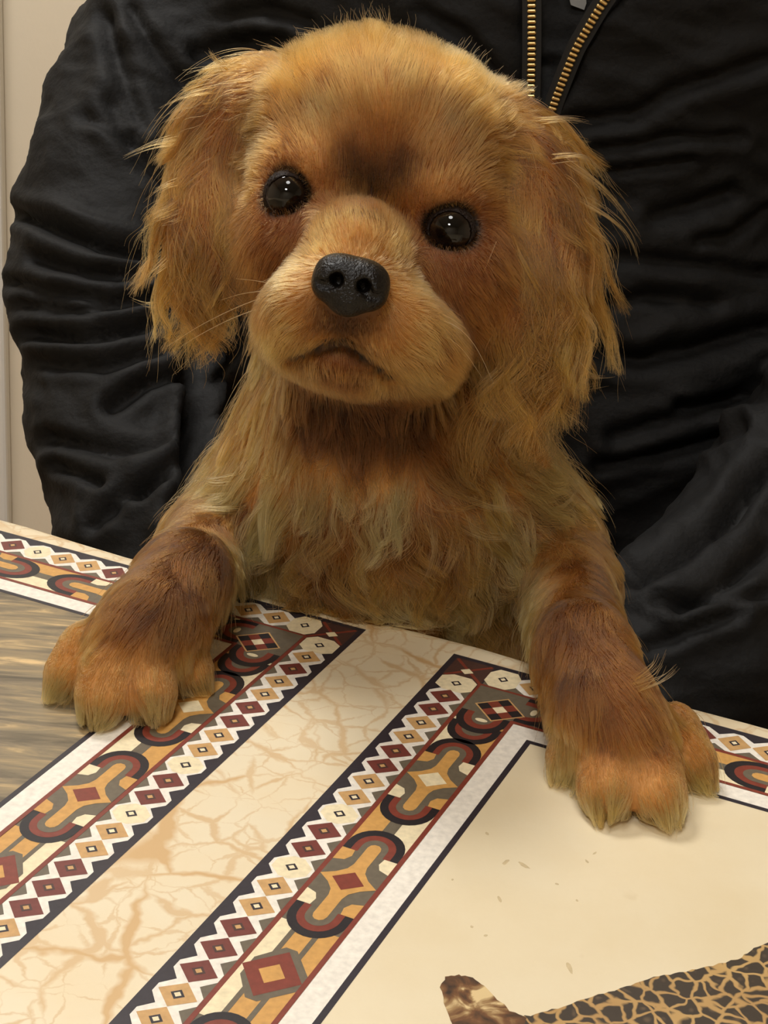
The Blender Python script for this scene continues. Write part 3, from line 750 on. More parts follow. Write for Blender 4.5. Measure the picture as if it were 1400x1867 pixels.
for (x, y, z) in ((-0.11, 0.76, .415), (0.24, 0.76, .415), (-0.125, 1.135, .92), (0.255, 1.135, .92)):
    link_mesh('leg', box_mesh('leg', (x, y, 0), (x + 0.04, y + 0.038, z), 0.004), M_WOOD, chair)
# ------------------------------------------------------------------ puppy
dog = empty('puppy', (0.02, 0.62, 0.59))
tag(dog, 'ruby brown long-eared spaniel puppy with front paws resting on the table', 'dog')
ROLL_H = math.radians(13)
def axes_roll(a):
    rx = R_ * math.cos(a) - U_ * math.sin(a); uy = R_ * math.sin(a) + U_ * math.cos(a)
    return np.array([rx, uy, -F_])
HA = axes_roll(ROLL_H)
D = SDF((-0.175, 0.355, 0.56), (0.185, 0.785, 0.975), 0.0020)
HEAD, EARL, EARR, BODY, LEGL, LEGR, REAR = range(7)
def E(x, y, d, rx, ry, rz, k=0.012, g=HEAD, roll=13.0, sub=False):
    s = d / FPX
    D.ell(px(x, y, d), (rx * s, ry * s, rz), axes_roll(math.radians(roll)), k, g, sub)
# trunk (sits on the lap, hidden below the table edge)
D.cap(px(715, 960, .640), (0.03, 0.705, 0.665), .050, .056, k=0.03, g=REAR)
D.cap((0.03, 0.705, 0.665), (0.035, 0.72, 0.648), .056, .052, k=0.03, g=REAR)
for sx in (-1, 1):
    D.chain([(0.032 + sx * .038, 0.715, 0.650), (0.032 + sx * .055, 0.655, 0.640), (0.032 + sx * .052, 0.66, 0.612), (0.032 + sx * .055, 0.615, 0.606)], [.036, .026, .016, .015], k=0.012, g=REAR)
D.chain([(0.035, 0.735, 0.625), (0.075, 0.755, 0.615), (0.105, 0.735, 0.612)], [.016, .013, .010], k=0.01, g=REAR)
# chest, neck, shoulders
E(700, 985, .632, 265, 175, .050, k=0.03, g=BODY, roll=4)
E(730, 1130, .645, 215, 190, .052, k=0.03, g=BODY, roll=4)
E(500, 930, .622, 110, 95, .038, k=0.03, g=BODY, roll=0)
E(915, 945, .615, 120, 110, .038, k=0.03, g=BODY, roll=0)
E(690, 905, .606, 225, 105, .046, k=0.025, g=BODY, roll=4)
D.cap(px(700, 350, .578), px(705, 860, .618), .040, .050, k=0.03, g=BODY)
D.cap(px(648, 715, .556), px(660, 840, .608), .022, .034, k=0.02, g=BODY)
# skull and face
E(702, 300, .552, 226, 190, .046)
E(700, 215, .538, 185, 105, .036)
E(575, 322, .526, 85, 58, .020); E(800, 364, .525, 88, 58, .020)
E(505, 440, .537, 62, 115, .024); E(868, 520, .537, 60, 120, .024)
E(560, 440, .528, 90, 90, .022); E(800, 500, .528, 95, 95, .022)
E(657, 455, .506, 84, 70, .030, k=0.010)
E(645, 540, .500, 112, 86, .032, k=0.010)
E(562, 565, .494, 76, 70, .022, k=0.008); E(722, 596, .494, 90, 74, .022, k=0.008)
E(785, 640, .510, 58, 60, .022, k=0.01); E(518, 600, .507, 38, 50, .018, k=0.01)
E(618, 660, .503, 76, 30, .015, k=0.005)
E(650, 650, .528, 142, 60, .030, k=0.012)
# ears: thin flaps hanging beside the skull
E(480, 165, .562, 60, 50, .014, g=EARL, roll=-20, k=0.02)
E(930, 235, .560, 55, 50, .014, g=EARR, roll=30, k=0.02)
E(430, 200, .552, 72, 58, .012, g=EARL, roll=-30, k=0.016)
E(385, 330, .543, 66, 150, .008, g=EARL, roll=10, k=0.012)
E(372, 440, .538, 66, 105, .007, g=EARL, roll=2, k=0.010)
E(965, 292, .547, 80, 66, .012, g=EARR, roll=35, k=0.016)
E(992, 430, .535, 80, 155, .008, g=EARR, roll=-9, k=0.012)
E(962, 565, .528, 84, 112, .007, g=EARR, roll=2, k=0.010)
# forelegs on the table
TOES = []
Z_ = lambda x, y, z: onz(x, y, TZ + z)
lsh, rsh = px(440, 985, .612), px(1000, 1010, .598)
D.chain([lsh, px(385, 985, .600), Z_(335, 1055, .026), Z_(280, 1130, .022), Z_(240, 1180, .016)], [.022, .0150, .0125, .0128, .0140], k=0.012, g=LEGL)
for (x, y, rr) in ((128, 1228, .0080), (190, 1266, .0090), (270, 1260, .0090), (342, 1218, .0080)):
    D.cap(Z_(x, y, rr - .001), Z_(x * .75 + 238 * .25, y - 45, .013), rr, rr * 1.05, k=0.002, g=LEGL)
    TOES.append((Z_(x, y, rr - .001), Z_(x * .75 + 238 * .25, y - 45, .013)))
D.chain([rsh, px(1035, 1060, .582), Z_(1066, 1190, .028), Z_(1105, 1290, .022), Z_(1133, 1342, .016)], [.022, .0150, .0122, .0124, .0138], k=0.012, g=LEGR)
for (x, y, rr) in ((1044, 1378, .0079), (1106, 1434, .0088), (1196, 1442, .0088), (1258, 1388, .0079)):
    D.cap(Z_(x, y, rr - .001), Z_(x * .75 + 1135 * .25, y - 55, .013), rr, rr * 1.05, k=0.002, g=LEGR)
    TOES.append((Z_(x, y, rr - .001), Z_(x * .75 + 1135 * .25, y - 55, .013)))
D.clip_table()
# mouth line
MP = [(530, 655), (560, 643), (592, 632), (622, 626), (650, 640), (682, 664), (712, 690)]
mh, _ = D.march([p[0] for p in MP], [p[1] for p in MP])
for i in range(len(mh) - 1): D.cap(mh[i], mh[i + 1], .0020, .0020, k=0.002, sub=True)
# eye sockets
EYES = [(px(525, 356, .5138), 0.0077), (px(821, 420, .5133), 0.0079)]
for c, r0 in EYES: D.ell(c - F_ * 0.001, (r0 * .98,) * 3, k=0.0015, sub=True)
Vd, Fd = D.mesh('body', 1)

# --- coat guides: picture position -> surface; flow (dx, dy in the picture), length mm, lift, colour, wave mm
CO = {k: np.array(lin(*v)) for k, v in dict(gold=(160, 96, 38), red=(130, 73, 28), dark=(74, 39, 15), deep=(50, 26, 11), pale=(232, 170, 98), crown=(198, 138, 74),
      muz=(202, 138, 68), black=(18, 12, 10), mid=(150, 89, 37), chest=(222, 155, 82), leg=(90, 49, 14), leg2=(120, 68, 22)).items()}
G = {HEAD: [
 (650, 425, 0, -1, 4, .2, 'muz', 0), (590, 450, -.5, -.7, 4, .2, 'muz', 0), (715, 455, .5, -.7, 4, .2, 'muz', 0), (545, 500, -1, -.1, 4.5, .2, 'muz', 0), (745, 530, 1, .1, 4.5, .2, 'muz', 0),
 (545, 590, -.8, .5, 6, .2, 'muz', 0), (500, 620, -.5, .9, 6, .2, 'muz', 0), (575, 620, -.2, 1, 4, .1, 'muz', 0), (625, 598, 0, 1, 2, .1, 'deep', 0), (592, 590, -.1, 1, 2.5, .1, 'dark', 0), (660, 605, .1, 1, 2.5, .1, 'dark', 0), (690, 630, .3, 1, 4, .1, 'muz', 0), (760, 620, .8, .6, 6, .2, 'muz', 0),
 (740, 680, .4, 1, 6, .15, 'muz', 0), (815, 660, .7, .8, 7, .2, 'mid', 0), (610, 660, 0, 1, 4, .15, 'red', 0), (615, 690, 0, 1, 5, .1, 'dark', 0), (540, 690, -.3, 1, 7, .1, 'dark', 0), (720, 725, .2, 1, 7, .1, 'dark', 0),  # dark guides below the chin paint in the shade under the head
 (672, 385, 0, -1, 5, .15, 'dark', 0), (675, 330, 0, -1, 6, .15, 'deep', 0), (640, 300, -.2, -1, 7, .15, 'dark', 0), (725, 310, .3, -1, 7, .15, 'dark', 0), (690, 245, .05, -1, 8, .15, 'mid', 0), (615, 385, -.3, -.9, 5, .15, 'red', 0), (730, 405, .4, -.8, 5, .15, 'red', 0),
 (690, 175, .05, -1, 10, .15, 'crown', 0), (600, 210, -.35, -.9, 9, .15, 'crown', 0), (790, 220, .45, -.9, 9, .15, 'crown', 0), (560, 150, -.5, -.8, 12, .2, 'gold', .6), (830, 160, .6, -.7, 12, .2, 'gold', .6), (680, 90, 0, -1, 13, .25, 'gold', .8),
 (545, 290, -.6, -.7, 6, .15, 'mid', 0), (490, 300, -.9, -.2, 6, .15, 'mid', 0), (820, 355, .6, -.7, 6, .15, 'mid', 0), (880, 370, .9, -.2, 7, .15, 'mid', 0), (592, 325, -.1, -1, 4, .1, 'mid', 0), (762, 372, .2, -1, 4, .1, 'mid', 0), (560, 300, -.3, -1, 5, .1, 'muz', 0), (805, 350, .3, -1, 5, .1, 'muz', 0),
 (500, 420, -.7, .6, 5, .15, 'red', 0), (545, 420, -.4, .8, 4, .15, 'red', 0), (475, 480, -.5, .9, 7, .15, 'red', 0), (800, 490, .3, .9, 5, .15, 'red', 0), (860, 490, .6, .8, 6, .15, 'red', 0), (850, 580, .5, .9, 8, .15, 'red', 0), (480, 560, -.5, .9, 7, .15, 'red', 0),
 (470, 230, -.8, .1, 14, .2, 'gold', 1), (930, 280, .8, .3, 14, .2, 'gold', 1), (455, 350, -.6, .8, 9, .15, 'red', 0), (905, 430, .4, .9, 9, .15, 'red', 0)],
 EARL: [(460, 120, -.9, .15, 25, 0.15, 'gold', 1.8), (400, 150, -.85, .4, 30, 0.15, 'gold', 1.8), (350, 230, -.4, .9, 32, 0.13, 'gold', 2.4), (420, 240, -.3, .95, 30, 0.09, 'mid', 1.8), (320, 330, -.3, .95, 34, 0.13, 'gold', 3.0), (400, 340, -.05, 1, 32, 0.09, 'gold', 2.4),
   (310, 440, -.15, 1, 30, 0.12, 'gold', 3.6), (360, 440, -.05, 1, 31, 0.09, 'gold', 3.0), (420, 440, .05, 1, 28, 0.06, 'gold', 2.4), (310, 530, -.05, 1, 26, 0.12, 'gold', 3.6), (390, 540, .05, 1, 22, 0.09, 'gold', 3.6)],
 EARR: [(950, 220, .7, .6, 25, 0.13, 'gold', 1.8), (1000, 260, .8, .6, 30, 0.13, 'gold', 1.8), (940, 320, .1, 1, 30, 0.09, 'gold', 1.8), (1050, 340, .5, .85, 34, 0.15, 'gold', 2.4), (980, 400, 0, 1, 35, 0.09, 'gold', 2.4), (1075, 430, .4, .9, 27, 0.15, 'gold', 2.4),
   (930, 480, -.25, 1, 32, 0.07, 'gold', 2.4), (1010, 520, .05, 1, 34, 0.09, 'gold', 3.0), (1080, 540, .15, 1, 32, 0.12, 'gold', 3.6), (920, 600, -.15, 1, 34, 0.07, 'gold', 3.6), (1000, 640, .2, 1, 36, 0.09, 'gold', 4.2), (1060, 640, .45, .9, 34, 0.12, 'gold', 4.8), (950, 690, .05, 1, 30, 0.09, 'gold', 4.2)],
 BODY: [(620, 760, 0, 1, 10, .15, 'dark', 0), (700, 770, .1, 1, 10, .15, 'dark', 0), (560, 760, -.2, 1, 11, .15, 'dark', .5), (760, 780, .2, 1, 11, .15, 'dark', .5), (650, 820, 0, 1, 12, .2, 'dark', .5), (460, 760, -.35, .95, 17, .2, 'gold', 1), (860, 780, .6, .8, 18, .2, 'gold', 1), (480, 840, -.5, .9, 20, .25, 'chest', 1.5),  # dark throat guides carry the chin's shadow in the fur colour
   (600, 880, -.2, 1, 24, .25, 'pale', 2), (710, 880, .1, 1, 24, .25, 'pale', 2), (430, 900, -.9, .4, 22, .3, 'chest', 2), (520, 920, -.6, .8, 24, .25, 'chest', 2), (590, 960, -.4, .9, 24, .25, 'mid', 3), (665, 980, .05, 1, 24, .25, 'gold', 3), (740, 960, .4, .9, 24, .25, 'gold', 3),
   (840, 870, .8, .45, 24, .25, 'gold', 2), (930, 880, .95, .3, 24, .3, 'chest', 2), (880, 960, .9, .4, 25, .25, 'chest', 2), (980, 950, .8, .5, 20, .25, 'gold', 2), (800, 1010, .3, .95, 25, .25, 'gold', 3), (600, 1050, 0, 1, 26, .25, 'gold', 3), (700, 1070, .1, 1, 26, .25, 'chest', 3), (800, 1100, .3, 1, 26, .25, 'chest', 3), (880, 1060, .5, .9, 24, .25, 'mid', 3)],
 LEGL: [(400, 960, -.4, .9, 10, .15, 'leg2', .3), (340, 980, -.5, .85, 10, .15, 'leg', .3), (430, 1020, .1, 1, 16, .25, 'chest', 1.5), (330, 1050, -.45, .9, 9, .12, 'leg', 0), (280, 1110, -.5, .85, 9, .12, 'leg', 0), (370, 1100, -.1, 1, 12, .2, 'leg2', 1), (230, 1150, -.55, .85, 9, .12, 'leg2', 0), (320, 1160, -.1, 1, 10, .15, 'leg', 0),
   (150, 1200, -.5, .9, 10, .18, 'muz', .4), (200, 1220, -.2, 1, 11, .18, 'muz', .4), (260, 1220, .0, 1, 11, .18, 'muz', .4), (330, 1200, .1, 1, 11, .18, 'muz', .4), (130, 1250, -.2, 1, 11, .15, 'chest', .3), (195, 1285, -.05, 1, 11, .12, 'chest', .3), (265, 1280, .05, 1, 11, .12, 'chest', .3), (340, 1240, .15, 1, 12, .12, 'chest', .3)],
 LEGR: [(1040, 1040, .2, 1, 9, .12, 'leg2', 0), (1090, 1080, .4, .9, 9, .12, 'leg2', 0), (985, 1080, -.2, 1, 15, .25, 'chest', 1.5), (1040, 1140, .1, 1, 9, .12, 'leg', 0), (1120, 1180, .45, .9, 9, .12, 'leg2', 0), (1010, 1200, -.05, 1, 13, .2, 'leg2', 1), (1060, 1240, .15, 1, 9, .12, 'leg', 0), (1150, 1260, .5, .85, 9, .12, 'mid', 0),
   (1090, 1310, .1, 1, 10, .15, 'leg2', 0), (1190, 1330, .45, .9, 10, .15, 'mid', .3), (1040, 1350, -.1, 1, 11, .18, 'muz', .3), (1050, 1400, 0, 1, 11, .14, 'chest', .3), (1115, 1440, .0, 1, 11, .12, 'muz', .3), (1190, 1450, .1, 1, 11, .12, 'chest', .3), (1260, 1390, .35, .95, 12, .14, 'muz', .3)]}
GP = {}
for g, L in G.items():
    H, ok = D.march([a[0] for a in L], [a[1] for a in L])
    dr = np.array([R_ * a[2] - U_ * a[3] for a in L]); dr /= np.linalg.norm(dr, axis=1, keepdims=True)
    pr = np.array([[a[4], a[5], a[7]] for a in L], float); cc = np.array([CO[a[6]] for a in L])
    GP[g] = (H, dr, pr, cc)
# hidden rear: flow back and down
GP[REAR] = (np.array([[0.03, 0.72, 0.70], [0.03, 0.68, 0.62]]), np.array([[0, .6, -.8], [0, .3, -.95]]), np.array([[16, .2, 1.0], [14, .2, 1.0]]), np.array([CO['mid'], CO['mid']]))
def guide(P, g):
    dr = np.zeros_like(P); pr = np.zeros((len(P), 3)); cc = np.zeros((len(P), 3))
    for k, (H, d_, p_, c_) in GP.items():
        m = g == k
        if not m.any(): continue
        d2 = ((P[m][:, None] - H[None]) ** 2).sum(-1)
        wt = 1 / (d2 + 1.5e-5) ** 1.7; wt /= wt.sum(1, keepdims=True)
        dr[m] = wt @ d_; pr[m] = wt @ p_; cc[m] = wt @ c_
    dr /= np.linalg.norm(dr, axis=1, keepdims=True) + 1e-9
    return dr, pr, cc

# --- body mesh with coat colour
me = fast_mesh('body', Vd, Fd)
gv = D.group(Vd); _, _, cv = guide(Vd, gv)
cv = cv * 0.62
for c, r0 in EYES:
    q = np.linalg.norm(Vd - c, axis=1); f = np.clip((r0 * 1.42 - q) / (r0 * 0.30), 0, 1)[:, None]; cv = cv * (1 - f) + CO['black'] * 0.7 * f
q = np.min([np.linalg.norm(Vd - p, axis=1) for a, b_ in zip(mh[:-1], mh[1:]) for p in (a, (a + b_) / 2, b_)], axis=0)
f = np.clip((0.0036 - q) / 0.0018, 0, 1)[:, None]; cv = cv * (1 - f) + CO['black'] * f
ca = me.color_attributes.new('Col', 'FLOAT_COLOR', 'POINT'); ca.data.foreach_set('color', np.c_[cv, np.ones(len(cv))].astype(np.float32).ravel())
M_DOG, nt, b = new_mat('puppy_skin'); b.inputs['Roughness'].default_value = 0.75
at = N(nt, 'ShaderNodeAttribute', attribute_name='Col')
tc = N(nt, 'ShaderNodeTexCoord'); nz = N(nt, 'ShaderNodeTexNoise', ins={'Scale': 400.0, 'Detail': 3.0}); nt.links.new(tc.outputs['Object'], nz.inputs['Vector'])
hs = N(nt, 'ShaderNodeHueSaturation'); nt.links.new(at.outputs['Color'], hs.inputs['Color'])
nt.links.new(mth(nt, 'ADD', mth(nt, 'MULTIPLY', nz.outputs['Fac'], 0.6), 0.7), hs.inputs['Value']); nt.links.new(hs.outputs[0], b.inputs['Base Color'])
body = link_mesh('body', me, M_DOG, dog)

# --- eyes
M_LID = simple_mat('dark_eyelid', lin(30, 19, 14), 0.6, noise_amt=0.2, nscale=600, spec=0.2)
M_EYE, nt, b = new_mat('wet_eye'); b.inputs['Roughness'].default_value = 0.04; b.inputs['Specular IOR Level'].default_value = 0.38
tc = N(nt, 'ShaderNodeTexCoord'); sx = N(nt, 'ShaderNodeSeparateXYZ'); nt.links.new(tc.outputs['Object'], sx.inputs[0])
nz = N(nt, 'ShaderNodeTexNoise', ins={'Scale': 900.0, 'Detail': 2.0}); nt.links.new(tc.outputs['Object'], nz.inputs['Vector'])
rr = ramp(nt, [(0.0, lin(120, 105, 92)), (0.50, lin(120, 105, 92)), (0.56, lin(22, 15, 11)), (0.80, lin(26, 17, 11)), (0.88, lin(8, 6, 6)), (1.0, lin(6, 5, 5))])
nt.links.new(mth(nt, 'MULTIPLY', sx.outputs['Z'], 1 / 0.0078), rr.inputs[0]); nt.links.new(rr.outputs[0], b.inputs['Base Color'])
for c, r0 in EYES:
    bm = bmesh.new(); bmesh.ops.create_uvsphere(bm, u_segments=40, v_segments=28, radius=r0)
    for v in bm.verts:
        if v.co.z > r0 * .72: v.co.z += (v.co.z - r0 * .72) * 0.22       # cornea bulge
    for f_ in bm.faces: f_.smooth = True
    em = bpy.data.meshes.new('eye'); bm.to_mesh(em); bm.free()
    o = bpy.data.objects.new('eye', em); COL.objects.link(o); em.materials.append(M_EYE); o.parent = dog
    o.matrix_parent_inverse = Matrix.Translation(-Vector(dog.location))
    zc = (CAM - c); zc /= np.linalg.norm(zc); xc = HA[0] - zc * (HA[0] @ zc); xc /= np.linalg.norm(xc); yc = np.cross(zc, xc)
    o.matrix_basis = Matrix(((xc[0], yc[0], zc[0], c[0]), (xc[1], yc[1], zc[1], c[1]), (xc[2], yc[2], zc[2], c[2]), (0, 0, 0, 1)))
    o['label'] = 'dark shiny eye'
    LZ = SDF((-0.0125,) * 3, (0.0125,) * 3, 0.00045)
    LZ.ell((0, 0, 0), (r0 * 1.055,) * 3, k=.001)
    LZ.ell((0, -.0005, r0), (.0063, .0057, .0080), k=.0012, sub=True)
    LZ.ell((0, 0, 0), (r0 * 1.005,) * 3, k=.0005, sub=True)
    X, Y, Z = np.meshgrid(*LZ.ax, indexing='ij'); LZ.D = np.maximum(LZ.D, (-Z + 0.001).astype(np.float32))
    Vl, Fl = LZ.mesh('eyelid'); Vl = c + Vl[:, :1] * xc + Vl[:, 1:2] * yc + Vl[:, 2:] * zc
    lid = link_mesh('eyelid', fast_mesh('eyelid', Vl, Fl), M_LID, dog); lid['label'] = 'dark eyelid rim'
# --- nose leather
NZ = SDF((-0.016, -0.014, -0.012), (0.016, 0.012, 0.012), 0.0004)
NZ.ell((0, .0005, 0), (.0100, .0078, .0072), k=.003)
for sx_ in (-1, 1):
    NZ.ell((sx_ * .0062, -.0012, .0012), (.0046, .0046, .0052), k=.003)
for sx_ in (-1, 1): NZ.ell((sx_ * .0048, .0032, -.0004), (.0054, .0044, .0060), k=.003)
NZ.ell((0, -.0058, .0012), (.0044, .0034, .0042), k=.003)
_nd = NZ.D.copy()
def zsurf(x, y):
    i, j = int(round((x - NZ.lo[0]) / NZ.h)), int(round((y - NZ.lo[1]) / NZ.h)); q = np.where(_nd[i, j] < 0)[0]
    return NZ.lo[2] + NZ.h * (q.max() if len(q) else 0)
for sx_ in (-1, 1):
    NZ.cap((sx_ * .0040, -.0004, zsurf(sx_ * .004, 0) + .0005), (sx_ * .0036, 0, .0030), .0021, .0016, k=.001, sub=True)
    sl_ = [(.0042, -.0010), (.0060, -.0024), (.0078, -.0028), (.0092, -.0018)]
    for (p, q), (rp_, rq_) in zip(zip(sl_[:-1], sl_[1:]), ((.0017, .0015), (.0015, .0011), (.0011, .0007))):
        NZ.cap((sx_ * p[0], p[1], zsurf(sx_ * p[0], p[1])), (sx_ * q[0], q[1], zsurf(sx_ * q[0], q[1])), rp_, rq_, k=.001, sub=True)
NZ.cap((0, -.0016, .0082), (0, -.0095, .0060), .0006, .0006, k=.0012, sub=True)
Vn, Fn = NZ.mesh('nose', 1)
nc = px(639, 520, .4665); za = (CAM - nc); za /= np.linalg.norm(za); za = za * .97 + U_ * .16; za /= np.linalg.norm(za)
xa = HA[0] - za * (HA[0] @ za); xa /= np.linalg.norm(xa); ya = np.cross(za, xa)
Vn = nc + Vn[:, :1] * xa + Vn[:, 1:2] * ya + Vn[:, 2:] * za
M_NOSE = simple_mat('nose_leather', lin(15, 11, 8), 0.30, noise_amt=0.25, nscale=500, bump=0.35, bscale=1300, spec=0.28)
o = link_mesh('nose', fast_mesh('nose', Vn, Fn), M_NOSE, dog); o['label'] = 'black moist nose'

# --- fur
M_FUR = bpy.data.materials.new('ruby_fur'); M_FUR.use_nodes = True; nt = M_FUR.node_tree
for n_ in list(nt.nodes): nt.nodes.remove(n_)
out = N(nt, 'ShaderNodeOutputMaterial'); hb = N(nt, 'ShaderNodeBsdfHairPrincipled')
hb.parametrization = 'COLOR'
hb.inputs['Roughness'].default_value = 0.32; hb.inputs['Radial Roughness'].default_value = 0.45; hb.inputs['Coat'].default_value = 0.0
hb.inputs['Random Roughness'].default_value = 0.1; hb.inputs['IOR'].default_value = 1.42
at = N(nt, 'ShaderNodeAttribute', attribute_name='fur_col')
nt.links.new(at.outputs['Color'], hb.inputs['Color']); nt.links.new(hb.outputs[0], out.inputs[0])

def smooth_noise(P, sc, seed):
    return np.array([mnoise.noise(Vector((p[0] * sc + seed, p[1] * sc, p[2] * sc))) for p in P])
tri = np.concatenate([Fd[:, [0, 1, 2]], Fd[:, [0, 2, 3]]])
ta = 0.5 * np.linalg.norm(np.cross(Vd[tri[:, 1]] - Vd[tri[:, 0]], Vd[tri[:, 2]] - Vd[tri[:, 0]]), axis=1)
tg = D.group(Vd[tri].mean(1))
DENS = {HEAD: 300, EARL: 150, EARR: 150, BODY: 130, LEGL: 260, LEGR: 260, REAR: 30}       # hairs per square centimetre
SPOTS, _ = D.march([540, 522, 548, 505, 560, 700, 745, 770, 790, 735, 775, 815, 560, 720], [500, 530, 560, 580, 610, 470, 500, 560, 600, 580, 660, 640, 470, 640])
def grow(name, groups, K=9, rad0=0.00006, locks=((22, .25, .45, .80), (150, .12, .62, .72)), tv=(.16, .22, .12)):
    dens = np.zeros(len(tri))
    cen = Vd[tri].mean(1); nn = D.grad(cen); vw = CAM - cen; vw /= np.linalg.norm(vw, axis=1, keepdims=True)
    face = (nn * vw).sum(1)
    for g in groups: dens[tg == g] = DENS[g]
    dens *= np.where(face > -0.35, 1.0, 0.3)
    cnt = rng.poisson(ta * 1e4 * dens)
    ti = np.repeat(np.arange(len(tri)), cnt); n = len(ti)
    a, b_ = rng.random(n), rng.random(n); fl = a + b_ > 1; a[fl] = 1 - a[fl]; b_[fl] = 1 - b_[fl]
    A, B, C_ = Vd[tri[ti, 0]], Vd[tri[ti, 1]], Vd[tri[ti, 2]]
    P = A + (B - A) * a[:, None] + (C_ - A) * b_[:, None]
    keep = P[:, 2] > TZ + 0.0025
    v_ = P @ EV; keep |= v_ > V_EDGE + 0.01
    for c, r0 in EYES: keep &= np.linalg.norm(P - c, axis=1) > r0 * 1.0
    ql = (P - nc) @ np.stack([xa, ya, za]).T
    keep &= ~(((ql[:, 0] / .0102) ** 2 + ((ql[:, 1] + .0002) / .0078) ** 2 < 1) & (ql[:, 2] > -.01))
    mq = np.min([np.linalg.norm(P - p, axis=1) for x0_, x1_ in zip(mh[:-1], mh[1:]) for p in (x0_, (x0_ + x1_) / 2)], axis=0)
    keep &= mq > 0.0022
    P = P[keep]; n = len(P); ti = ti[keep]
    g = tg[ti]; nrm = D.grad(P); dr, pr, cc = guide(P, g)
    L = pr[:, 0] * 0.001 * (0.7 + 0.45 * rng.random(n)) ; lift = pr[:, 1] * np.where(g == BODY, 1.35, 1.0); wave = pr[:, 2] * 0.001 * np.where((g == EARL) | (g == EARR), 1.35, 1.1)
    for c, r0 in EYES:
        q = np.linalg.norm(P - c, axis=1); L *= np.clip((q - r0) / 0.008, 0.25, 1)
        away = P - c; away /= np.linalg.norm(away, axis=1, keepdims=True)
        f = np.clip((r0 + .005 - q) / .004, 0, 1)[:, None]; dr = dr * (1 - f) + away * f
        f = np.clip((r0 * 1.5 - q) / (r0 * .4), 0, 1)[:, None]; cc = cc * (1 - 0.45 * f) + CO['black'] * 0.45 * f
    L *= np.clip(np.hypot(ql[keep][:, 0], ql[keep][:, 1]) / 0.016, 0.35, 1) ** np.where(g == HEAD, 1, 0)
    if HEAD in groups:
        for c_ in SPOTS:
            f = np.exp(-(((P - c_) ** 2).sum(1)) / 0.0016 ** 2)[:, None]; cc = cc * (1 - 0.45 * f)
    # a few hairs stray from the lie of the coat
    fly = (rng.random(n) < np.where(L > 0.012, 0.035, 0.006)); L = np.where(fly, L * 1.35, L); lift = np.where(fly, lift + 0.3, lift)
    # flow variation
    j1 = smooth_noise(P, 90, 3.0); j2 = smooth_noise(P, 90, 41.0); j3 = smooth_noise(P, 240, 17.0)
    dr = dr + (R_ * j1[:, None] - U_ * j2[:, None]) * (0.25 + 0.5 * np.clip(L / 0.025, 0, 1))[:, None] + rng.normal(0, .09, (n, 3))
    tang = dr - nrm * (dr * nrm).sum(1, keepdims=True); tang /= np.linalg.norm(tang, axis=1, keepdims=True) + 1e-9
    d = tang * (1 - lift[:, None]) + nrm * (lift * (0.35 + 0.6 * rng.random(n)) + 0.03)[:, None]
    d /= np.linalg.norm(d, axis=1, keepdims=True)
    pts = np.zeros((n, K, 3)); pts[:, 0] = P - nrm * 0.0006
    grav = np.array([0, 0, -1.0]); cur = P.copy(); flow = dr / np.linalg.norm(dr, axis=1, keepdims=True)
    gw = np.clip((L - 0.012) / 0.015, 0, 1)[:, None] * 0.16
    for k in range(1, K):
        d = d + flow * 0.16 + grav * gw; d /= np.linalg.norm(d, axis=1, keepdims=True)
        cur = cur + d * (L / (K - 1))[:, None]
        s = D.sample(cur); m = s < 0.0007
        if m.any():
            gm = D.grad(cur[m]); cur[m] += gm * (0.0007 - s[m])[:, None]
            dm = d[m]; dm = dm - gm * np.minimum((dm * gm).sum(1, keepdims=True), 0); d[m] = dm / (np.linalg.norm(dm, axis=1, keepdims=True) + 1e-9)
        low = (cur[:, 2] < TZ + 0.0012) & (cur @ EV < V_EDGE + 0.006)
        cur[low, 2] = TZ + 0.0012
        pts[:, k] = cur
    # locks: each hair leans to its lock centre, small locks gather into larger ones
    t = np.linspace(0, 1, K)[None, :, None]
    longf = np.clip((L - 0.006) / 0.014, 0, 1)[:, None, None]
    own = None
    for (per, s0_, s1_, tight) in locks:
        ns = max(8, int(n / per)); seed = rng.choice(n, ns, replace=False)
        kd = KDTree(ns)
        for i, si in enumerate(seed): kd.insert(P[si], i)
        kd.balance()
        own = np.array([kd.find(p)[1] for p in P]); sid = seed[own]
        if per == locks[0][0]: own_s, ns_s = own, ns
        st = (s0_ + s1_ * longf) * (0.7 + 0.3 * rng.random((n, 1, 1))) * np.where(fly, 0.25, 1.0)[:, None, None]
        tgt = pts[sid] + (P - P[sid])[:, None] * (1 - tight * t)
        f = st * t ** 0.9
        pts = pts * (1 - f) + tgt * f
    if LEGL in groups or LEGR in groups:      # hair of each toe gathers along that toe
        TA = np.array([a for a, b__ in TOES]); TB = np.array([b__ for a, b__ in TOES]); ax = TA - TB; ax /= np.linalg.norm(ax, axis=1, keepdims=True)
        dist = []
        for a_, x_ in zip(TB, ax):
            q = P - a_; al = q @ x_; dist.append(np.linalg.norm(q - np.maximum(al, 0)[:, None] * x_, axis=1))
        dist = np.array(dist); ti_ = dist.argmin(0); dm_ = dist.min(0)
        wt = np.clip((0.013 - dm_) / 0.005, 0, 1)[:, None, None]
        rel = pts - TB[ti_][:, None]; al = (rel * ax[ti_][:, None]).sum(-1, keepdims=True); lat_ = rel - al * ax[ti_][:, None]; lat_[..., 2] *= 0.25
        pts = pts - lat_ * 0.46 * wt * t
    # waves shared inside a lock, with a little of each hair's own
    ph = rng.random(ns)[own] * 6.28 + rng.normal(0, .35, n); fr = (0.75 + 0.6 * rng.random(ns))[own]
    lat = np.cross(nrm, d); lat /= np.linalg.norm(lat, axis=1, keepdims=True) + 1e-9
    lw = rng.normal(0, .5, ns)[own]
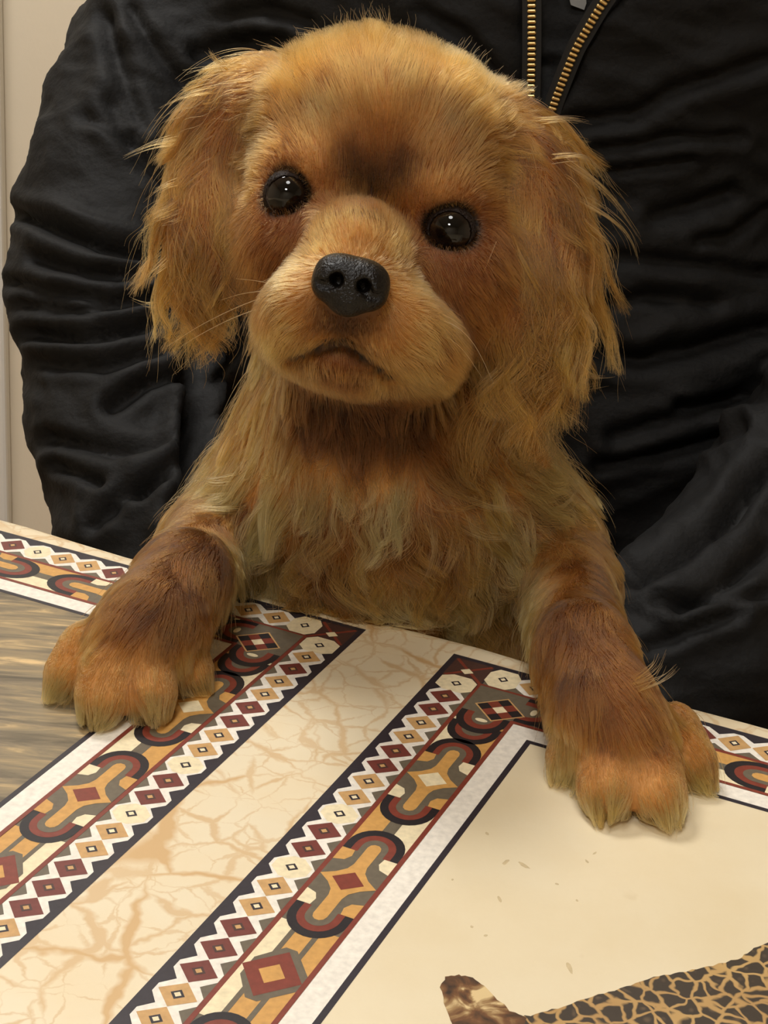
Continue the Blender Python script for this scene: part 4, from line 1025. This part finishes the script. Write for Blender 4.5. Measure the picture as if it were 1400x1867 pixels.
    wv = wave[:, None] * (np.sin(6.28 * fr[:, None] * t[0, :, 0][None] * 1.3 + ph[:, None]) - np.sin(ph)[:, None]) * t[0, :, 0][None] ** 0.9
    pts += (lat * 1.0)[:, None] * wv[..., None] + (nrm * 0.4)[:, None] * (wv * lw[:, None])[..., None]
    low = (pts[..., 2] < TZ + 0.0012) & (pts @ EV < V_EDGE + 0.006); pts[low, 2] = TZ + 0.0012
    # colour: lock tone, hair tone, dark roots to light tips as painted self-shadow
    tone = (1 + tv[0] * rng.normal(0, 1, ns)[own] + tv[1] * rng.normal(0, 1, ns_s)[own_s] + tv[2] * rng.normal(0, 1, n) + 0.25 * j3)
    cc = cc * np.clip(tone, .35, 2.0)[:, None]
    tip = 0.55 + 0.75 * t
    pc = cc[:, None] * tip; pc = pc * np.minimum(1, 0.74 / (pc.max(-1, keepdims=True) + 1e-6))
    rad = (rad0 * (1 - 0.75 * t[..., 0] ** 1.6)) * np.clip(0.85 + 0.3 * rng.random((n, 1)), 0, 2)
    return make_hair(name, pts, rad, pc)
def make_hair(name, pts, rad, pc, mat=None):
    n, K = pts.shape[:2]
    cu = bpy.data.hair_curves.new(name); cu.add_curves([K] * n)
    cu.attributes['position'].data.foreach_set('vector', pts.astype(np.float32).ravel())
    ra = cu.attributes.get('radius') or cu.attributes.new('radius', 'FLOAT', 'POINT'); ra.data.foreach_set('value', np.broadcast_to(rad, (n, K)).astype(np.float32).ravel())
    fc = cu.attributes.new('fur_col', 'FLOAT_COLOR', 'POINT'); fc.data.foreach_set('color', np.concatenate([np.broadcast_to(pc, (n, K, 3)), np.ones((n, K, 1))], -1).astype(np.float32).ravel())
    cu.materials.append(mat or M_FUR)
    o = bpy.data.objects.new(name, cu); COL.objects.link(o); o.parent = dog; o.matrix_parent_inverse = Matrix.Translation(-Vector(dog.location))
    o['kind'] = 'stuff'
    print(name, n)
    return o
if HAIR:
    LK = ((20, .45, .45, .85), (110, .15, .68, .78))
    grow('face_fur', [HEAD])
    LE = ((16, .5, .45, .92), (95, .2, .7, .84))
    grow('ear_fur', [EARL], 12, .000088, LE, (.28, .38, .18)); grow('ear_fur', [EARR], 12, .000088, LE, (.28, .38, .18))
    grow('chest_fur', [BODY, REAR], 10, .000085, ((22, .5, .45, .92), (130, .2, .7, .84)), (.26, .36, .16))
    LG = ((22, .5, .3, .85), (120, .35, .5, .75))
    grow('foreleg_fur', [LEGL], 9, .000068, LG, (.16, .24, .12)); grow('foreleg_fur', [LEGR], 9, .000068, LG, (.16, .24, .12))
    # loose locks that stand out of the outline
    LOCKS = [[(400, 160), (340, 170), (290, 200)], [(340, 255), (280, 262), (215, 292)], [(335, 535), (280, 560), (232, 543)], [(340, 590), (312, 640), (328, 660)], [(310, 470), (272, 500), (262, 540)],
             [(420, 130), (390, 105), (375, 82)], [(450, 125), (400, 115), (330, 135)], [(330, 330), (300, 335), (268, 360)], [(420, 560), (400, 600), (385, 625)],
             [(1020, 290), (1090, 330), (1140, 390), (1190, 470)], [(1050, 360), (1115, 395), (1155, 430), (1165, 480)], [(1060, 400), (1110, 440), (1120, 500)], [(1050, 560), (1095, 590), (1085, 640), (1050, 660)], [(1030, 630), (1070, 690), (1128, 688)], [(1010, 660), (1050, 715), (1110, 700)], [(985, 680), (1010, 750), (1072, 742)],
             [(950, 690), (965, 760), (945, 795)], [(920, 660), (930, 730), (975, 775)], [(970, 220), (1030, 215), (1080, 225)], [(1000, 290), (1070, 280), (1110, 340)],
             [(672, 85), (664, 45), (662, 5)], [(700, 85), (712, 45), (706, 8)], [(640, 85), (628, 50), (634, 18)], [(560, 110), (500, 85), (450, 72)], [(600, 90), (585, 60), (540, 55)], [(800, 110), (840, 90), (870, 110)],
             [(440, 870), (385, 880), (358, 868)], [(450, 930), (390, 928), (330, 925)], [(430, 900), (390, 905), (365, 920)], [(990, 930), (1035, 925), (1052, 890)], [(980, 900), (1020, 890), (1045, 905)],
             [(560, 900), (530, 950), (545, 1010)], [(620, 890), (600, 960), (640, 1030)], [(700, 890), (720, 950), (690, 1020)], [(840, 900), (900, 930), (960, 925)], [(830, 950), (890, 985), (950, 975)], [(500, 900), (455, 940), (440, 990)], [(780, 940), (800, 1010), (770, 1070)], [(660, 1000), (655, 1070), (690, 1110)], [(880, 1040), (915, 1090), (890, 1140)], [(590, 1010), (570, 1060), (590, 1100)],
             [(1150, 1250), (1200, 1228), (1216, 1182)], [(1155, 1262), (1215, 1240), (1240, 1205)], [(1150, 1240), (1190, 1215), (1200, 1190)]]
    lp, lc = [], []
    for pl in LOCKS:
        q = np.array(pl, float); h0, ok = D.march(q[:1, 0], q[:1, 1])
        d0 = float((h0[0] - CAM) @ F_) if ok[0] else .55
        s0 = np.linspace(0, 1, len(q)); s1 = np.linspace(0, 1, 11)
        xs = np.interp(s1, s0, q[:, 0]); ys = np.interp(s1, s0, q[:, 1])
        for _ in range(6): xs[1:-1] = (xs[:-2] + xs[1:-1] * 2 + xs[2:]) / 4; ys[1:-1] = (ys[:-2] + ys[1:-1] * 2 + ys[2:]) / 4
        thin = pl[0][1] < 130 or pl[0][1] > 1200
        base_c = CO['gold'] if q[0, 1] < 850 else CO['chest']
        for _ in range(8 if thin else 15):
            j0 = rng.normal(0, 6, 2); j1 = rng.normal(0, 4.0, 2); dz = rng.normal(0, .0012); cut = rng.uniform(.55, 1.0)
            sp = s1 * cut; xx = np.interp(sp, s1, xs); yy = np.interp(sp, s1, ys)
            P_ = np.array([px(x + j0[0] * (1 - t) + j1[0] * t, y + j0[1] * (1 - t) + j1[1] * t, d0 + .001 + dz - .0035 * math.sin(1.57 * min(1, t * 2.2))) for x, y, t in zip(xx, yy, sp)])
            lp.append(P_); lc.append(np.minimum(base_c * max(.4, rng.normal(1.0, .22)), base_c * .45 / base_c.max() * 1.2)[None] * (0.8 + 0.4 * s1[:, None]))
    lp = np.array(lp); low = (lp[..., 2] < TZ + 0.0012) & (lp @ EV < V_EDGE + 0.006); lp[low, 2] = TZ + 0.0012
    make_hair('loose_locks', lp, 0.000085 * (1 - 0.8 * np.linspace(0, 1, 11) ** 1.5)[None], np.array(lc))
    # whiskers and flyaway hairs
    WH = [([(505, 520), (470, 512), (430, 508)], .483, .5), ([(498, 535), (430, 560), (360, 595), (305, 632)], .487, .5), ([(490, 556), (420, 580), (350, 618), (325, 636)], .488, .5), ([(500, 528), (440, 535), (400, 548)], .485, .5),
          ([(770, 572), (830, 590), (868, 628), (900, 700)], .486, .47), ([(775, 590), (840, 630), (880, 690)], .486, .48), ([(765, 560), (815, 575), (850, 600)], .485, .48), ([(905, 440), (885, 490), (860, 530)], .51, .51)]
    wp = []
    for pl, da, db in WH:
        q = np.array(pl, float); s0 = np.linspace(0, 1, len(q)); s1 = np.linspace(0, 1, 12)
        xs = np.interp(s1, s0, q[:, 0]); ys = np.interp(s1, s0, q[:, 1])
        for _ in range(3): xs[1:-1] = (xs[:-2] + xs[1:-1] * 2 + xs[2:]) / 4; ys[1:-1] = (ys[:-2] + ys[1:-1] * 2 + ys[2:]) / 4
        wp.append([px(x, y, da + (db - da) * t) for x, y, t in zip(xs, ys, s1)])
    wp = np.array(wp); make_hair('whiskers', wp, 0.00013 * (1 - 0.8 * np.linspace(0, 1, 12))[None], np.broadcast_to(CO['pale'] * 1.1, (len(wp), 12, 3)))
